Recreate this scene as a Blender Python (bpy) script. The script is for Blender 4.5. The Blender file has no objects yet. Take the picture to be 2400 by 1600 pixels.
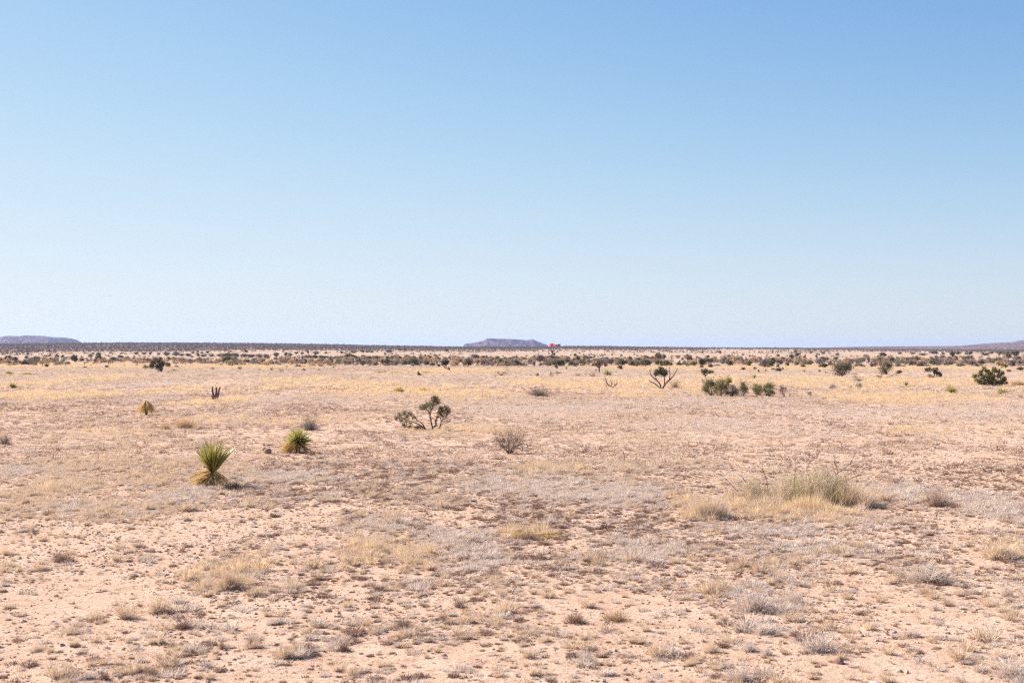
import bpy, math, random
import numpy as np
R = math.radians
random.seed(7)
rng = np.random.default_rng(7)

# ------------------------------------------------------------------ camera, sky, sun, exposure
F = 3333.0            # focal length in pixels of the 2400 px wide photograph
EYE = 4.0             # eye height above the plain
HOR = 822.0           # row of the level line
scene = bpy.context.scene
cam_d = bpy.data.cameras.new('camera')
cam = bpy.data.objects.new('camera', cam_d)
scene.collection.objects.link(cam)
cam.location = (0, 0, EYE)
cam.rotation_euler = (R(90), 0, 0)
cam_d.sensor_width = 36.0
cam_d.lens = 36.0 * F / 2400.0
cam_d.shift_y = (HOR - 800.0) / 2400.0
cam_d.clip_start = 0.5
cam_d.clip_end = 60000
cam_d.dof.use_dof = True
cam_d.dof.focus_distance = 75.0
cam_d.dof.aperture_fstop = 7.0
scene.camera = cam

SUN_ELEV = 36.0
SUN_FROM = np.array([-0.82, 0.57])         # horizontal direction towards the sun (left, a little ahead)
SUN_FROM = SUN_FROM / np.linalg.norm(SUN_FROM)
world = bpy.data.worlds.new('World')
scene.world = world
world.use_nodes = True
wn = world.node_tree
for n in list(wn.nodes):
    wn.nodes.remove(n)
sky = wn.nodes.new('ShaderNodeTexSky')
sky.sky_type = 'NISHITA'
sky.sun_disc = False
sky.sun_elevation = R(SUN_ELEV)
sky.sun_rotation = math.atan2(SUN_FROM[0], SUN_FROM[1])
sky.altitude = 1400
sky.air_density = 1.0
sky.dust_density = 0.6
sky.ozone_density = 1.0
bg = wn.nodes.new('ShaderNodeBackground')
bg.inputs['Strength'].default_value = 0.10
wo = wn.nodes.new('ShaderNodeOutputWorld')
# the camera's shoulder on the bright sky: y = (x/x0)^p / (1 + (x/x0)^p), then back to scene light
EXPO = 1.38
def vmath(op, a, b=None):
    n = wn.nodes.new('ShaderNodeVectorMath'); n.operation = op
    wn.links.new(a, n.inputs[0])
    if b is not None:
        if hasattr(b, 'is_output'):
            wn.links.new(b, n.inputs[1])
        else:
            n.inputs[1].default_value = b
    return n.outputs[0]
xs = vmath('MULTIPLY', sky.outputs[0], (1 / 3.85, 1 / 3.8, 1 / 3.0))
pw = wn.nodes.new('ShaderNodeGamma'); pw.inputs['Gamma'].default_value = 1.9
wn.links.new(xs, pw.inputs['Color'])
shoulder = vmath('DIVIDE', pw.outputs[0], vmath('ADD', pw.outputs[0], (1.0, 1.0, 1.0)))
wn.links.new(vmath('MULTIPLY', shoulder, tuple(SKYMAX / (0.10 * 2 ** EXPO) for SKYMAX in (0.95, 1.015, 1.045))), bg.inputs['Color'])
wn.links.new(bg.outputs[0], wo.inputs['Surface'])

sun_d = bpy.data.lights.new('sun', 'SUN')
sun_d.energy = 5.0
sun_d.angle = R(0.53)
sun_d.color = (1.0, 0.945, 0.87)
sun = bpy.data.objects.new('sun', sun_d)
scene.collection.objects.link(sun)
ce = math.cos(R(SUN_ELEV))
from mathutils import Vector
sd = Vector((-SUN_FROM[0] * ce, -SUN_FROM[1] * ce, -math.sin(R(SUN_ELEV))))
sun.rotation_euler = sd.to_track_quat('-Z', 'Y').to_euler()

scene.view_settings.view_transform = 'Standard'
scene.view_settings.look = 'None'
scene.view_settings.exposure = EXPO
scene.view_settings.gamma = 1.0
scene.cycles.use_denoising = False
scene.cycles.denoiser = 'OPENIMAGEDENOISE'
scene.cycles.denoising_input_passes = 'RGB_ALBEDO_NORMAL'
scene.cycles.denoising_prefilter = 'ACCURATE'
scene.cycles.max_bounces = 6
scene.cycles.diffuse_bounces = 2
scene.cycles.transmission_bounces = 3
scene.cycles.volume_bounces = 0
scene.cycles.filter_width = 1.3
scene.cycles.sample_clamp_indirect = 6.0

COL = scene.collection

# ------------------------------------------------------------------ noise
def vnoise(x, y, seed=0):
    x = np.asarray(x, float); y = np.asarray(y, float)
    xi = np.floor(x).astype(np.int64); yi = np.floor(y).astype(np.int64)
    xf = x - xi; yf = y - yi
    def h(a, b):
        n = (a * 374761393 + b * 668265263 + seed * 974634777) & 0xffffffff
        n = ((n ^ (n >> 13)) * 1274126177) & 0xffffffff
        n = n ^ (n >> 16)
        return (n & 0xffff) / 65535.0
    u = xf * xf * (3 - 2 * xf); v = yf * yf * (3 - 2 * yf)
    return (h(xi, yi) * (1 - u) + h(xi + 1, yi) * u) * (1 - v) + (h(xi, yi + 1) * (1 - u) + h(xi + 1, yi + 1) * u) * v

def fbm(x, y, seed=0, octs=4):
    s = 0; a = 0.5; t = 0
    for o in range(octs):
        s = s + a * vnoise(np.asarray(x) * 2 ** o, np.asarray(y) * 2 ** o, seed + o * 17)
        t += a; a *= 0.5
    return s / t

def sst(a, b, x):
    t = np.clip((np.asarray(x, float) - a) / (b - a), 0, 1)
    return t * t * (3 - 2 * t)

# ------------------------------------------------------------------ terrain height
CX = [-900, 0, 200, 300, 450, 600, 750, 900, 1000, 1100, 1250, 1320, 1420, 1500, 1700, 1850, 1950, 2050, 2150, 2400, 3300]
CY = [803, 807, 804.6, 804, 804.2, 805.2, 807.5, 811, 812.8, 814.2, 813.8, 812.4, 812.0, 813.2, 815.4, 816.2, 817, 818.5, 820, 821, 822]
CREST = 2600.0
def height(X, Y):
    X = np.asarray(X, float); Y = np.asarray(Y, float)
    Ys = np.maximum(Y, 5.0)
    px = 1200 + F * X / Ys
    zc = EYE + (HOR - np.interp(px, CX, CY)) * CREST / F
    t = np.clip((Y - 850) / (CREST - 850), 0, 1)
    S = 0.75 * t + 0.25 * t * t * (3 - 2 * t)
    S = S * (1 - 0.95 * sst(CREST, 5400, Y))
    z = zc * S
    near = 1 - sst(300, 800, Y)
    z = z + near * (0.07 * (fbm(X / 6, Y / 6, 3) - 0.5) + 0.05 * (fbm(X / 1.3, Y / 1.3, 9, 3) - 0.5))
    z = z + sst(60, 300, Y) * 0.35 * (fbm(X / 45, Y / 45, 5) - 0.5)
    z = z + sst(900, 1500, Y) * 2.0 * (fbm(X / 260, Y / 260, 6) - 0.5)
    return z

def ground(px, py):
    """photo pixel of a point on the ground -> world point"""
    py = max(py, HOR - 30)
    Y = EYE * F / max(py - HOR, 12.0)
    if py - HOR > 16:
        for _ in range(8):
            z = float(height((px - 1200) * Y / F, Y))
            Y = 0.5 * Y + 0.5 * F * (EYE - z) / (py - HOR)
    else:
        ys = np.linspace(700, CREST, 800)
        zz = height((px - 1200) * ys / F, ys)
        rows = HOR + F * (EYE - zz) / ys
        ok = np.where(rows <= py)[0]
        Y = float(ys[ok[0]]) if len(ok) else CREST
    X = (px - 1200) * Y / F
    return X, Y, float(height(X, Y))

# ------------------------------------------------------------------ material helpers
def new_mat(name):
    m = bpy.data.materials.new(name); m.use_nodes = True
    nt = m.node_tree
    for n in list(nt.nodes):
        nt.nodes.remove(n)
    out = nt.nodes.new('ShaderNodeOutputMaterial')
    return m, nt, out

def N(nt, kind, **kw):
    n = nt.nodes.new(kind)
    for k, v in kw.items():
        if k.startswith('i_'):
            n.inputs[k[2:].replace('_', ' ')].default_value = v
        else:
            setattr(n, k, v)
    return n

def mixc(nt, fac, a, b, blend='MIX'):
    n = nt.nodes.new('ShaderNodeMix'); n.data_type = 'RGBA'; n.blend_type = blend
    for sock, val in ((n.inputs[0], fac), (n.inputs[6], a), (n.inputs[7], b)):
        if hasattr(val, 'is_output'):
            nt.links.new(val, sock)
        elif isinstance(val, (int, float)):
            sock.default_value = val
        else:
            sock.default_value = (*val, 1)
    return n.outputs[2]

def ramp(nt, src, p0, p1):
    n = nt.nodes.new('ShaderNodeMapRange'); n.clamp = True
    nt.links.new(src, n.inputs[0])
    n.inputs[1].default_value = p0; n.inputs[2].default_value = p1
    return n.outputs[0]

def plant_mat(name, a, b, transl=0.25, nscale=6.0, rough=None):
    """foliage: colour runs between a and b, plant to plant and clump to clump"""
    m, nt, out = new_mat(name)
    oi = N(nt, 'ShaderNodeObjectInfo')
    geo = N(nt, 'ShaderNodeNewGeometry')
    noi = N(nt, 'ShaderNodeTexNoise'); noi.inputs['Scale'].default_value = nscale; noi.inputs['Detail'].default_value = 2
    tc = N(nt, 'ShaderNodeTexCoord')
    nt.links.new(tc.outputs['Object'], noi.inputs['Vector'])
    f1 = ramp(nt, noi.outputs[0], 0.36, 0.64)
    add = N(nt, 'ShaderNodeMath', operation='ADD'); 
    nt.links.new(f1, add.inputs[0]); nt.links.new(oi.outputs['Random'], add.inputs[1])
    isl = N(nt, 'ShaderNodeMath', operation='ADD')
    nt.links.new(add.outputs[0], isl.inputs[0]); nt.links.new(geo.outputs['Random Per Island'], isl.inputs[1])
    half = N(nt, 'ShaderNodeMath', operation='MULTIPLY'); half.inputs[1].default_value = 1 / 3
    nt.links.new(isl.outputs[0], half.inputs[0])
    c = mixc(nt, ramp(nt, half.outputs[0], 0.15, 0.85), a, b)
    dif = N(nt, 'ShaderNodeBsdfDiffuse'); nt.links.new(c, dif.inputs['Color'])
    last = dif.outputs[0]
    if transl > 0:
        tr = N(nt, 'ShaderNodeBsdfTranslucent'); nt.links.new(c, tr.inputs['Color'])
        mx = N(nt, 'ShaderNodeMixShader'); mx.inputs[0].default_value = transl
        nt.links.new(last, mx.inputs[1]); nt.links.new(tr.outputs[0], mx.inputs[2]); last = mx.outputs[0]
    if rough is not None:
        gl = N(nt, 'ShaderNodeBsdfGlossy'); gl.inputs['Roughness'].default_value = rough
        mx = N(nt, 'ShaderNodeMixShader'); mx.inputs[0].default_value = 0.07
        nt.links.new(last, mx.inputs[1]); nt.links.new(gl.outputs[0], mx.inputs[2]); last = mx.outputs[0]
    nt.links.new(last, out.inputs['Surface'])
    return m

def rock_mat(name, a, b, scale=8.0, bump=0.4):
    m, nt, out = new_mat(name)
    tc = N(nt, 'ShaderNodeTexCoord')
    noi = N(nt, 'ShaderNodeTexNoise'); noi.inputs['Scale'].default_value = scale; noi.inputs['Detail'].default_value = 6
    nt.links.new(tc.outputs['Object'], noi.inputs['Vector'])
    c = mixc(nt, ramp(nt, noi.outputs[0], 0.35, 0.65), a, b)
    bs = N(nt, 'ShaderNodeBsdfPrincipled'); bs.inputs['Roughness'].default_value = 0.9; bs.inputs['Specular IOR Level'].default_value = 0.08
    nt.links.new(c, bs.inputs['Base Color'])
    bp = N(nt, 'ShaderNodeBump'); bp.inputs['Strength'].default_value = bump
    nt.links.new(noi.outputs[0], bp.inputs['Height']); nt.links.new(bp.outputs[0], bs.inputs['Normal'])
    nt.links.new(bs.outputs[0], out.inputs['Surface'])
    return m

M = {}
M['olive'] = plant_mat('olive_leaf', (0.15, 0.122, 0.074), (0.275, 0.228, 0.142), 0.3)
M['darkolive'] = plant_mat('dark_leaf', (0.105, 0.090, 0.050), (0.21, 0.178, 0.098), 0.3)
M['green'] = plant_mat('green_leaf', (0.145, 0.145, 0.058), (0.285, 0.255, 0.112), 0.3)
M['yellowleaf'] = plant_mat('yellow_leaf', (0.30, 0.22, 0.05), (0.42, 0.30, 0.08), 0.25)
M['brush'] = plant_mat('grey_brush', (0.19, 0.145, 0.12), (0.31, 0.24, 0.20), 0.2)
M['lav'] = plant_mat('lavender_twig', (0.23, 0.18, 0.17), (0.35, 0.28, 0.265), 0.1)
M['farbrush'] = plant_mat('far_brush', (0.165, 0.105, 0.090), (0.25, 0.165, 0.14), 0.1)
M['bigleaf'] = plant_mat('big_bush_leaf', (0.14, 0.14, 0.045), (0.30, 0.27, 0.095), 0.4)
M['thicket'] = plant_mat('thicket_leaf', (0.135, 0.122, 0.052), (0.26, 0.23, 0.11), 0.3)
M['midbrown'] = plant_mat('mid_brown_tuft', (0.36, 0.235, 0.172), (0.66, 0.485, 0.375), 0.2)
M['wood'] = plant_mat('grey_wood', (0.10, 0.07, 0.055), (0.20, 0.15, 0.12), 0.0)
M['deadwood'] = plant_mat('dead_wood', (0.11, 0.072, 0.055), (0.20, 0.145, 0.115), 0.0)
M['palewood'] = plant_mat('pale_twig', (0.22, 0.165, 0.135), (0.36, 0.28, 0.23), 0.0)
M['yucca'] = plant_mat('yucca_blade', (0.165, 0.152, 0.024), (0.42, 0.37, 0.098), 0.4, rough=0.35)
M['yuccadry'] = plant_mat('yucca_straw', (0.50, 0.31, 0.10), (0.76, 0.54, 0.25), 0.25)
M['straw'] = plant_mat('straw_grass', (0.58, 0.425, 0.29), (0.80, 0.635, 0.475), 0.25)
M['gold'] = plant_mat('gold_grass', (0.68, 0.48, 0.28), (0.82, 0.635, 0.42), 0.35)
M['silver'] = plant_mat('silver_grass', (0.54, 0.42, 0.345), (0.82, 0.695, 0.59), 0.25)
M['browntuft'] = plant_mat('brown_tuft', (0.24, 0.142, 0.102), (0.53, 0.37, 0.275), 0.12)
M['rust'] = plant_mat('rusty_bush', (0.40, 0.25, 0.14), (0.60, 0.41, 0.24), 0.3)
M['ochre'] = plant_mat('ochre_grass', (0.46, 0.32, 0.05), (0.60, 0.44, 0.09), 0.25)
M['rock_red'] = rock_mat('red_rock', (0.26, 0.15, 0.11), (0.42, 0.27, 0.20), 9)
M['rock_grey'] = rock_mat('grey_rock', (0.30, 0.25, 0.22), (0.45, 0.39, 0.35), 9)
M['rock_pale'] = rock_mat('pale_rock', (0.46, 0.38, 0.32), (0.60, 0.51, 0.45), 9)
M['pebble'] = rock_mat('pebble', (0.20, 0.11, 0.07), (0.36, 0.23, 0.16), 3)
M['post'] = rock_mat('weathered_post', (0.10, 0.085, 0.08), (0.17, 0.145, 0.13), 9)
M['wire'] = rock_mat('rusty_wire', (0.14, 0.10, 0.09), (0.2, 0.16, 0.14), 9)

# ------------------------------------------------------------------ mesh helpers
class MB:
    def __init__(self):
        self.V = []; self.Q = []; self.T = []; self.n = 0
    def add(self, v, q=None, t=None, m=0):
        v = np.asarray(v, float).reshape(-1, 3)
        if q is not None and len(q):
            self.Q.append((np.asarray(q, np.int64).reshape(-1, 4) + self.n, m))
        if t is not None and len(t):
            self.T.append((np.asarray(t, np.int64).reshape(-1, 3) + self.n, m))
        self.V.append(v); self.n += len(v)
        return self
    def mesh(self, name, mats, smooth=False):
        me = bpy.data.meshes.new(name)
        V = np.concatenate(self.V) if self.V else np.zeros((0, 3))
        q = np.concatenate([a for a, _ in self.Q]) if self.Q else np.zeros((0, 4), np.int64)
        t = np.concatenate([a for a, _ in self.T]) if self.T else np.zeros((0, 3), np.int64)
        mi = np.concatenate([np.full(len(a), m) for a, m in self.Q] + [np.full(len(a), m) for a, m in self.T]).astype(np.int32)
        me.vertices.add(len(V)); me.vertices.foreach_set('co', V.astype(np.float32).ravel())
        loops = np.concatenate([q.ravel(), t.ravel()]).astype(np.int32)
        me.loops.add(len(loops)); me.loops.foreach_set('vertex_index', loops)
        nf = len(q) + len(t)
        tot = np.concatenate([np.full(len(q), 4), np.full(len(t), 3)]).astype(np.int32)
        st = np.concatenate([[0], np.cumsum(tot)[:-1]]).astype(np.int32) if nf else np.zeros(0, np.int32)
        me.polygons.add(nf)
        me.polygons.foreach_set('loop_start', st)
        try:
            me.polygons.foreach_set('loop_total', tot)
        except Exception:
            pass
        me.polygons.foreach_set('material_index', mi)
        if smooth:
            me.polygons.foreach_set('use_smooth', np.ones(nf, bool))
        for m in mats:
            me.materials.append(m)
        me.update(calc_edges=True); me.validate()
        return me

def unit(v):
    return v / np.maximum(np.linalg.norm(v, axis=-1, keepdims=True), 1e-9)

def strips(mb, base, d, length, width, droop, seg=3, m=0, twist=None, r=None):
    """blades: a tapered, bent strip from base along d"""
    r = r or rng
    n = len(base)
    d = unit(d)
    w = np.cross(d, r.normal(size=(n, 3)) + np.array([0, 0, .6])); w = unit(w)
    ts = np.linspace(0, 1, seg + 1)
    rows = []
    for t in ts:
        c = base + d * (length * t)[:, None]
        c[:, 2] -= droop * length * t * t
        if t < 1:
            hw = (width * (1 - 0.75 * t ** 1.5) * 0.5)[:, None]
            rows += [c - w * hw, c + w * hw]
        else:
            rows.append(c)
    k = len(rows)
    V = np.stack(rows, 1).reshape(-1, 3)
    o = (np.arange(n) * k)[:, None]
    q = np.concatenate([o + np.array([[2 * s, 2 * s + 1, 2 * s + 3, 2 * s + 2]]) for s in range(seg - 1)]) if seg > 1 else None
    t = o + np.array([[2 * seg - 2, 2 * seg - 1, 2 * seg]])
    mb.add(V, q, t, m)

def leaves(mb, c, size, asp=0.5, m=0, r=None):
    r = r or rng
    n = len(c)
    u = unit(r.normal(size=(n, 3))); v = unit(np.cross(u, r.normal(size=(n, 3))))
    s = np.broadcast_to(size, (n,))[:, None]
    V = np.stack([c + u * s, c + v * s * asp, c - u * s, c - v * s * asp], 1).reshape(-1, 3)
    q = (np.arange(n) * 4)[:, None] + np.array([[0, 1, 2, 3]])
    mb.add(V, q, None, m)

def tube(mb, pts, radii, sides=4, m=0):
    pts = np.asarray(pts, float); k = len(pts)
    tan = unit(np.gradient(pts, axis=0))
    ref = np.array([0.31, 0.87, 0.38])
    a = unit(np.cross(tan, ref)); b = np.cross(tan, a)
    ang = np.linspace(0, 2 * np.pi, sides, endpoint=False)
    rad = np.broadcast_to(np.asarray(radii, float), (k,))
    ring = pts[:, None, :] + rad[:, None, None] * (a[:, None, :] * np.cos(ang)[None, :, None] + b[:, None, :] * np.sin(ang)[None, :, None])
    q = []
    for i in range(k - 1):
        for s in range(sides):
            s2 = (s + 1) % sides
            q.append((i * sides + s, i * sides + s2, (i + 1) * sides + s2, (i + 1) * sides + s))
    t = [((k - 1) * sides, (k - 1) * sides + s, (k - 1) * sides + s + 1) for s in range(1, sides - 1)]
    mb.add(ring.reshape(-1, 3), q, t, m)

def branch(mb, p, d, length, rad, depth, r, spread=0.6, kids=(2, 3), tips=None, m=0, up=0.1, sides=3, bend=0.25):
    """recursive twig"""
    n = 4
    pts = [np.array(p, float)]
    d = np.array(d, float)
    for i in range(n):
        d = d + r.normal(size=3) * bend * 0.5 + np.array([0, 0, up * 0.4])
        d = d / np.linalg.norm(d)
        pts.append(pts[-1] + d * length / n)
    tube(mb, pts, np.linspace(rad, rad * 0.55, n + 1), sides, m)
    if tips is not None and depth <= 1:
        tips.extend(pts[2:])
    if depth > 0:
        for k in range(r.integers(kids[0], kids[1] + 1)):
            i = r.integers(2, n + 1)
            nd = d + r.normal(size=3) * spread
            nd = nd / np.linalg.norm(nd)
            branch(mb, pts[i], nd, length * r.uniform(0.55, 0.85), rad * 0.58, depth - 1, r, spread, kids, tips, m, up, sides, bend)

def link(o, parent=None):
    COL.objects.link(o)
    if parent is not None:
        o.parent = parent
    return o

def obj(name, me, parent=None, loc=None):
    o = bpy.data.objects.new(name, me)
    link(o, parent)
    if loc is not None:
        o.location = loc
    return o

def tag(o, label, cat, group=None):
    o['label'] = label; o['category'] = cat
    if group:
        o['group'] = group
    return o

def thing(name, label, cat, loc, rz=0.0, scale=(1, 1, 1), group=None):
    o = bpy.data.objects.new(name, None)
    o.empty_display_size = 0.2
    link(o); o.location = loc; o.rotation_euler = (0, 0, rz); o.scale = scale
    return tag(o, label, cat, group)

def structure(o, label):
    o['kind'] = 'structure'; o['label'] = label
    return o

def stuff(o, label):
    o['kind'] = 'stuff'; o['label'] = label
    return o

# ------------------------------------------------------------------ the ground map: patches read off the photo, as ellipses on the ground
def ellipse(px, py, rx, ry):
    X, Y, _ = ground(px, py)
    _, Y0, _ = ground(px, py - ry); _, Y1, _ = ground(px, py + ry)
    return X, 0.5 * (Y0 + Y1), rx * Y / F, max(0.5 * (Y0 - Y1), 0.3)

GOLD = [ellipse(*e) for e in [
    (60, 858, 140, 4), (220, 857, 160, 4), (430, 858, 160, 4), (600, 860, 110, 4), (205, 888, 70, 9), (195, 926, 60, 10), (80, 922, 80, 9),
    (60, 903, 60, 6), (420, 914, 70, 7), (650, 908, 45, 7), (700, 892, 80, 6), (830, 902, 90, 8),
    (880, 917, 110, 9), (930, 912, 40, 9), (1010, 916, 80, 13), (1110, 921, 90, 12), (1080, 868, 110, 4), (1000, 872, 70, 3),
    (1270, 897, 90, 8), (1360, 901, 120, 13), (1480, 901, 90, 12), (1600, 906, 90, 14), (1480, 920, 60, 9), (1780, 895, 110, 12), (1900, 899, 110, 12),
    (2000, 892, 90, 9), (2110, 895, 130, 10), (2240, 893, 120, 9), (2370, 896, 70, 9), (2060, 934, 110, 12), (2200, 930, 100, 8), (1560, 860, 130, 4),
    (1760, 862, 150, 4), (2000, 862, 180, 4), (2250, 863, 140, 4), (1640, 1190, 55, 28), (1860, 1192, 170, 30), (1990, 1165, 60, 28), (540, 1345, 80, 35),
    (870, 1296, 55, 36), (970, 1312, 40, 26), (2350, 1285, 70, 32), (1235, 1248, 70, 8), (230, 1075, 60, 9), (120, 1145, 40, 14), (1300, 1100, 60, 12),
    (1050, 1008, 110, 14), (740, 985, 130, 10), (500, 985, 100, 10), (220, 1018, 120, 10), (2150, 1010, 90, 8), (500, 940, 60, 8)]]
SILV = [ellipse(*e) for e in [
    (60, 1102, 90, 22), (1230, 1142, 170, 25), (430, 1162, 70, 22), (640, 1120, 120, 16), (2050, 972, 220, 18), (2270, 962, 160, 15), (1720, 998, 220, 20),
    (2330, 1192, 90, 42), (1980, 1215, 110, 28), (1500, 1290, 80, 30), (1120, 1310, 60, 25), (1060, 1262, 90, 22), (620, 935, 80, 9), (860, 930, 120, 9),
    (1300, 960, 250, 18), (1650, 945, 200, 12), (1440, 1160, 160, 30), (340, 935, 60, 8), (330, 905, 60, 8), (2300, 940, 120, 10), (1770, 1405, 60, 26),
    (1795, 1475, 50, 16), (2150, 1165, 110, 20), (880, 1230, 80, 18), (190, 1190, 100, 14), (1800, 1245, 160, 18), (1900, 1290, 140, 16)]]
BARE = [ellipse(*e) for e in [
    (2230, 1075, 190, 22), (2330, 1000, 110, 10), (80, 957, 170, 6), (1020, 1412, 150, 32), (1330, 1400, 130, 40), (2100, 1440, 260, 70), (1950, 1390, 110, 30),
    (330, 1250, 260, 34), (120, 1290, 160, 30), (200, 1390, 160, 20), (150, 1500, 140, 14), (560, 1450, 120, 24), (1450, 1450, 140, 40), (60, 1230, 90, 14), (560, 1205, 140, 12),
    (1650, 1340, 60, 40), (1000, 1540, 200, 14), (2150, 1560, 200, 30), (1750, 1060, 60, 8), (300, 1060, 160, 8), (820, 1190, 100, 10)]]

def field(E, X, Y, soft=0.75):
    out = np.zeros(np.shape(X))
    wx = 1.3 * (fbm(X / 2.6, Y / 6.0, 41, 4) - 0.5)
    for cx, cy, rx, ry in E:
        d = ((X - cx) / rx) ** 2 + ((Y - cy) / ry) ** 2
        out = np.maximum(out, 1 - sst(1 - soft, 1 + soft, np.sqrt(d) + wx))
    return out

def strip_noise(X, Y, seed):
    return fbm(X / 9.0, Y / 22.0, seed, 4)

# ------------------------------------------------------------------ ground sheet
rowsY = np.concatenate([np.linspace(-120, 9.5, 60), np.geomspace(10, 15500, 760)])
us = np.linspace(-1, 1, 621)
us = np.sign(us) * np.abs(us) ** 1.15
GX = us[None, :] * (np.maximum(rowsY, 0)[:, None] * 0.62 + 60)
GY = np.repeat(rowsY[:, None], len(us), 1)
GZ = height(GX, GY)
mb = MB()
nr, nc = GX.shape
ii = (np.arange(nr - 1)[:, None] * nc + np.arange(nc - 1)[None, :]).ravel()
mb.add(np.stack([GX, GY, GZ], -1).reshape(-1, 3), np.stack([ii, ii + 1, ii + nc + 1, ii + nc], 1))

m, nt, out = new_mat('desert_soil')
tc = N(nt, 'ShaderNodeTexCoord')
def noise(scale, detail=4, rough=0.55, dist=0.0, stretch=None):
    n = N(nt, 'ShaderNodeTexNoise'); n.inputs['Scale'].default_value = scale
    n.inputs['Detail'].default_value = detail; n.inputs['Roughness'].default_value = rough; n.inputs['Distortion'].default_value = dist
    if stretch:
        mp = N(nt, 'ShaderNodeMapping'); mp.inputs['Scale'].default_value = stretch
        nt.links.new(tc.outputs['Object'], mp.inputs['Vector']); nt.links.new(mp.outputs[0], n.inputs['Vector'])
    else:
        nt.links.new(tc.outputs['Object'], n.inputs['Vector'])
    return n.outputs[0]
big = noise(0.07, 5)
mid = noise(0.9, 6, 0.6)
fine = noise(11.0, 5, 0.65)
c = mixc(nt, ramp(nt, big, 0.35, 0.65), (0.455, 0.312, 0.228), (0.42, 0.27, 0.188))
c = mixc(nt, ramp(nt, mid, 0.40, 0.68), c, (0.485, 0.348, 0.262))
c = mixc(nt, ramp(nt, noise(2.7, 5, 0.6), 0.52, 0.72), c, (0.36, 0.222, 0.152))
c = mixc(nt, ramp(nt, fine, 0.56, 0.74), c, (0.28, 0.18, 0.125))
at = N(nt, 'ShaderNodeAttribute', attribute_name='litter')
gr = mixc(nt, ramp(nt, noise(0.5, 6, 0.65, 0.0, (1, 0.35, 1)), 0.35, 0.65), (0.42, 0.315, 0.235), (0.34, 0.245, 0.178))
c = mixc(nt, at.outputs['Fac'], c, gr)
ag = N(nt, 'ShaderNodeAttribute', attribute_name='gold')
c = mixc(nt, ag.outputs['Fac'], c, (0.47, 0.335, 0.20))
arid = N(nt, 'ShaderNodeAttribute', attribute_name='ridge')
c = mixc(nt, arid.outputs['Fac'], c, (0.19, 0.135, 0.115))
bs = N(nt, 'ShaderNodeBsdfDiffuse')
nt.links.new(c, bs.inputs['Color'])
bp = N(nt, 'ShaderNodeBump'); bp.inputs['Strength'].default_value = 0.9; bp.inputs['Distance'].default_value = 0.055
hs = N(nt, 'ShaderNodeMath', operation='ADD'); nt.links.new(noise(6.0, 6, 0.7), hs.inputs[0]); nt.links.new(mid, hs.inputs[1])
nt.links.new(hs.outputs[0], bp.inputs['Height']); nt.links.new(bp.outputs[0], bs.inputs['Normal'])
nt.links.new(bs.outputs[0], out.inputs['Surface'])
gme = mb.mesh('ground', [m], smooth=True)
gf = GX.ravel(), GY.ravel()
gold_v = field(GOLD, *gf) * 0.4 * sst(60, 130, gf[1])
lit_v = sst(60, 200, gf[1]) * (0.35 + 0.6 * sst(0.35, 0.6, strip_noise(gf[0], gf[1], 31))) * (1 - 0.8 * field(BARE, *gf)) * (1 - sst(340, 420, gf[1]) * 0.15)
lit_v = np.maximum(lit_v, 0.8 * sst(500, 900, gf[1]))
rpx = 1200 + F * gf[0] / np.maximum(gf[1], 5)
rrow = HOR + F * (EYE - height(*gf)) / np.maximum(gf[1], 5)
redge = np.interp(rpx, [0, 200, 400, 600, 800, 950, 1100, 1250, 1350, 1500, 1700, 1900, 2400], [825, 823, 823, 819, 819, 818, 819, 819, 818, 816, 815, 817, 822])
ridge_v = 0.95 * sst(1.5, -2.5, rrow - redge + 10 * (fbm(gf[0] / 60, gf[1] / 130, 71, 4) - 0.5)) * sst(900, 1100, gf[1])
for nm, vals in (('gold', gold_v), ('litter', lit_v), ('ridge', ridge_v)):
    a = gme.attributes.new(nm, 'FLOAT', 'POINT'); a.data.foreach_set('value', vals.astype(np.float32))
structure(obj('ground', gme), 'pinkish sandy desert plain with sparse dry grass rising gently to a brushy skyline')

# ------------------------------------------------------------------ far hills
def hill_mesh(name, prof, Y, depth, mat, cliff=0.35, nx=220, ny=70, rough=3.0, seed=0, bottom=-2.0):
    px = np.linspace(prof[0][0], prof[-1][0], nx)
    crest = EYE + (HOR - np.interp(px, [p[0] for p in prof], [p[1] for p in prof])) * Y / F
    v = np.linspace(-1, 1, ny)
    X = (px - 1200)[:, None] * Y / F * np.ones(ny)[None, :]
    YY = Y + v[None, :] * depth * np.ones(nx)[:, None]
    a = np.abs(v)
    # talus then cliff then flat top
    shape = np.where(a > cliff, (1 - (a - cliff) / (1 - cliff)) ** 1.25, 1.0)
    fan = fbm(X / 60, YY / 60, seed, 5) - 0.5
    gul = fbm(X / 22, YY / 140, seed + 5, 4) - 0.5
    Z = bottom + (crest[:, None] - bottom) * shape[None, :] + rough * (fan + gul) * (shape[None, :] < 0.999) * np.minimum(1, 3 * shape[None, :])
    Z = np.minimum(Z, crest[:, None] + 0.15 * rough * fan)
    Z += 0.10 * rough * (fbm(X / 7, YY / 7, seed + 9, 3) - 0.5)
    Z[:, 0] = bottom; Z[:, -1] = bottom; Z[0, :] = bottom; Z[-1, :] = bottom
    mbh = MB()
    i = (np.arange(nx - 1)[:, None] * ny + np.arange(ny - 1)[None, :]).ravel()
    mbh.add(np.stack([X, YY, Z], -1).reshape(-1, 3), np.stack([i, i + ny, i + ny + 1, i + 1], 1))
    return mbh.mesh(name, [mat])

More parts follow.
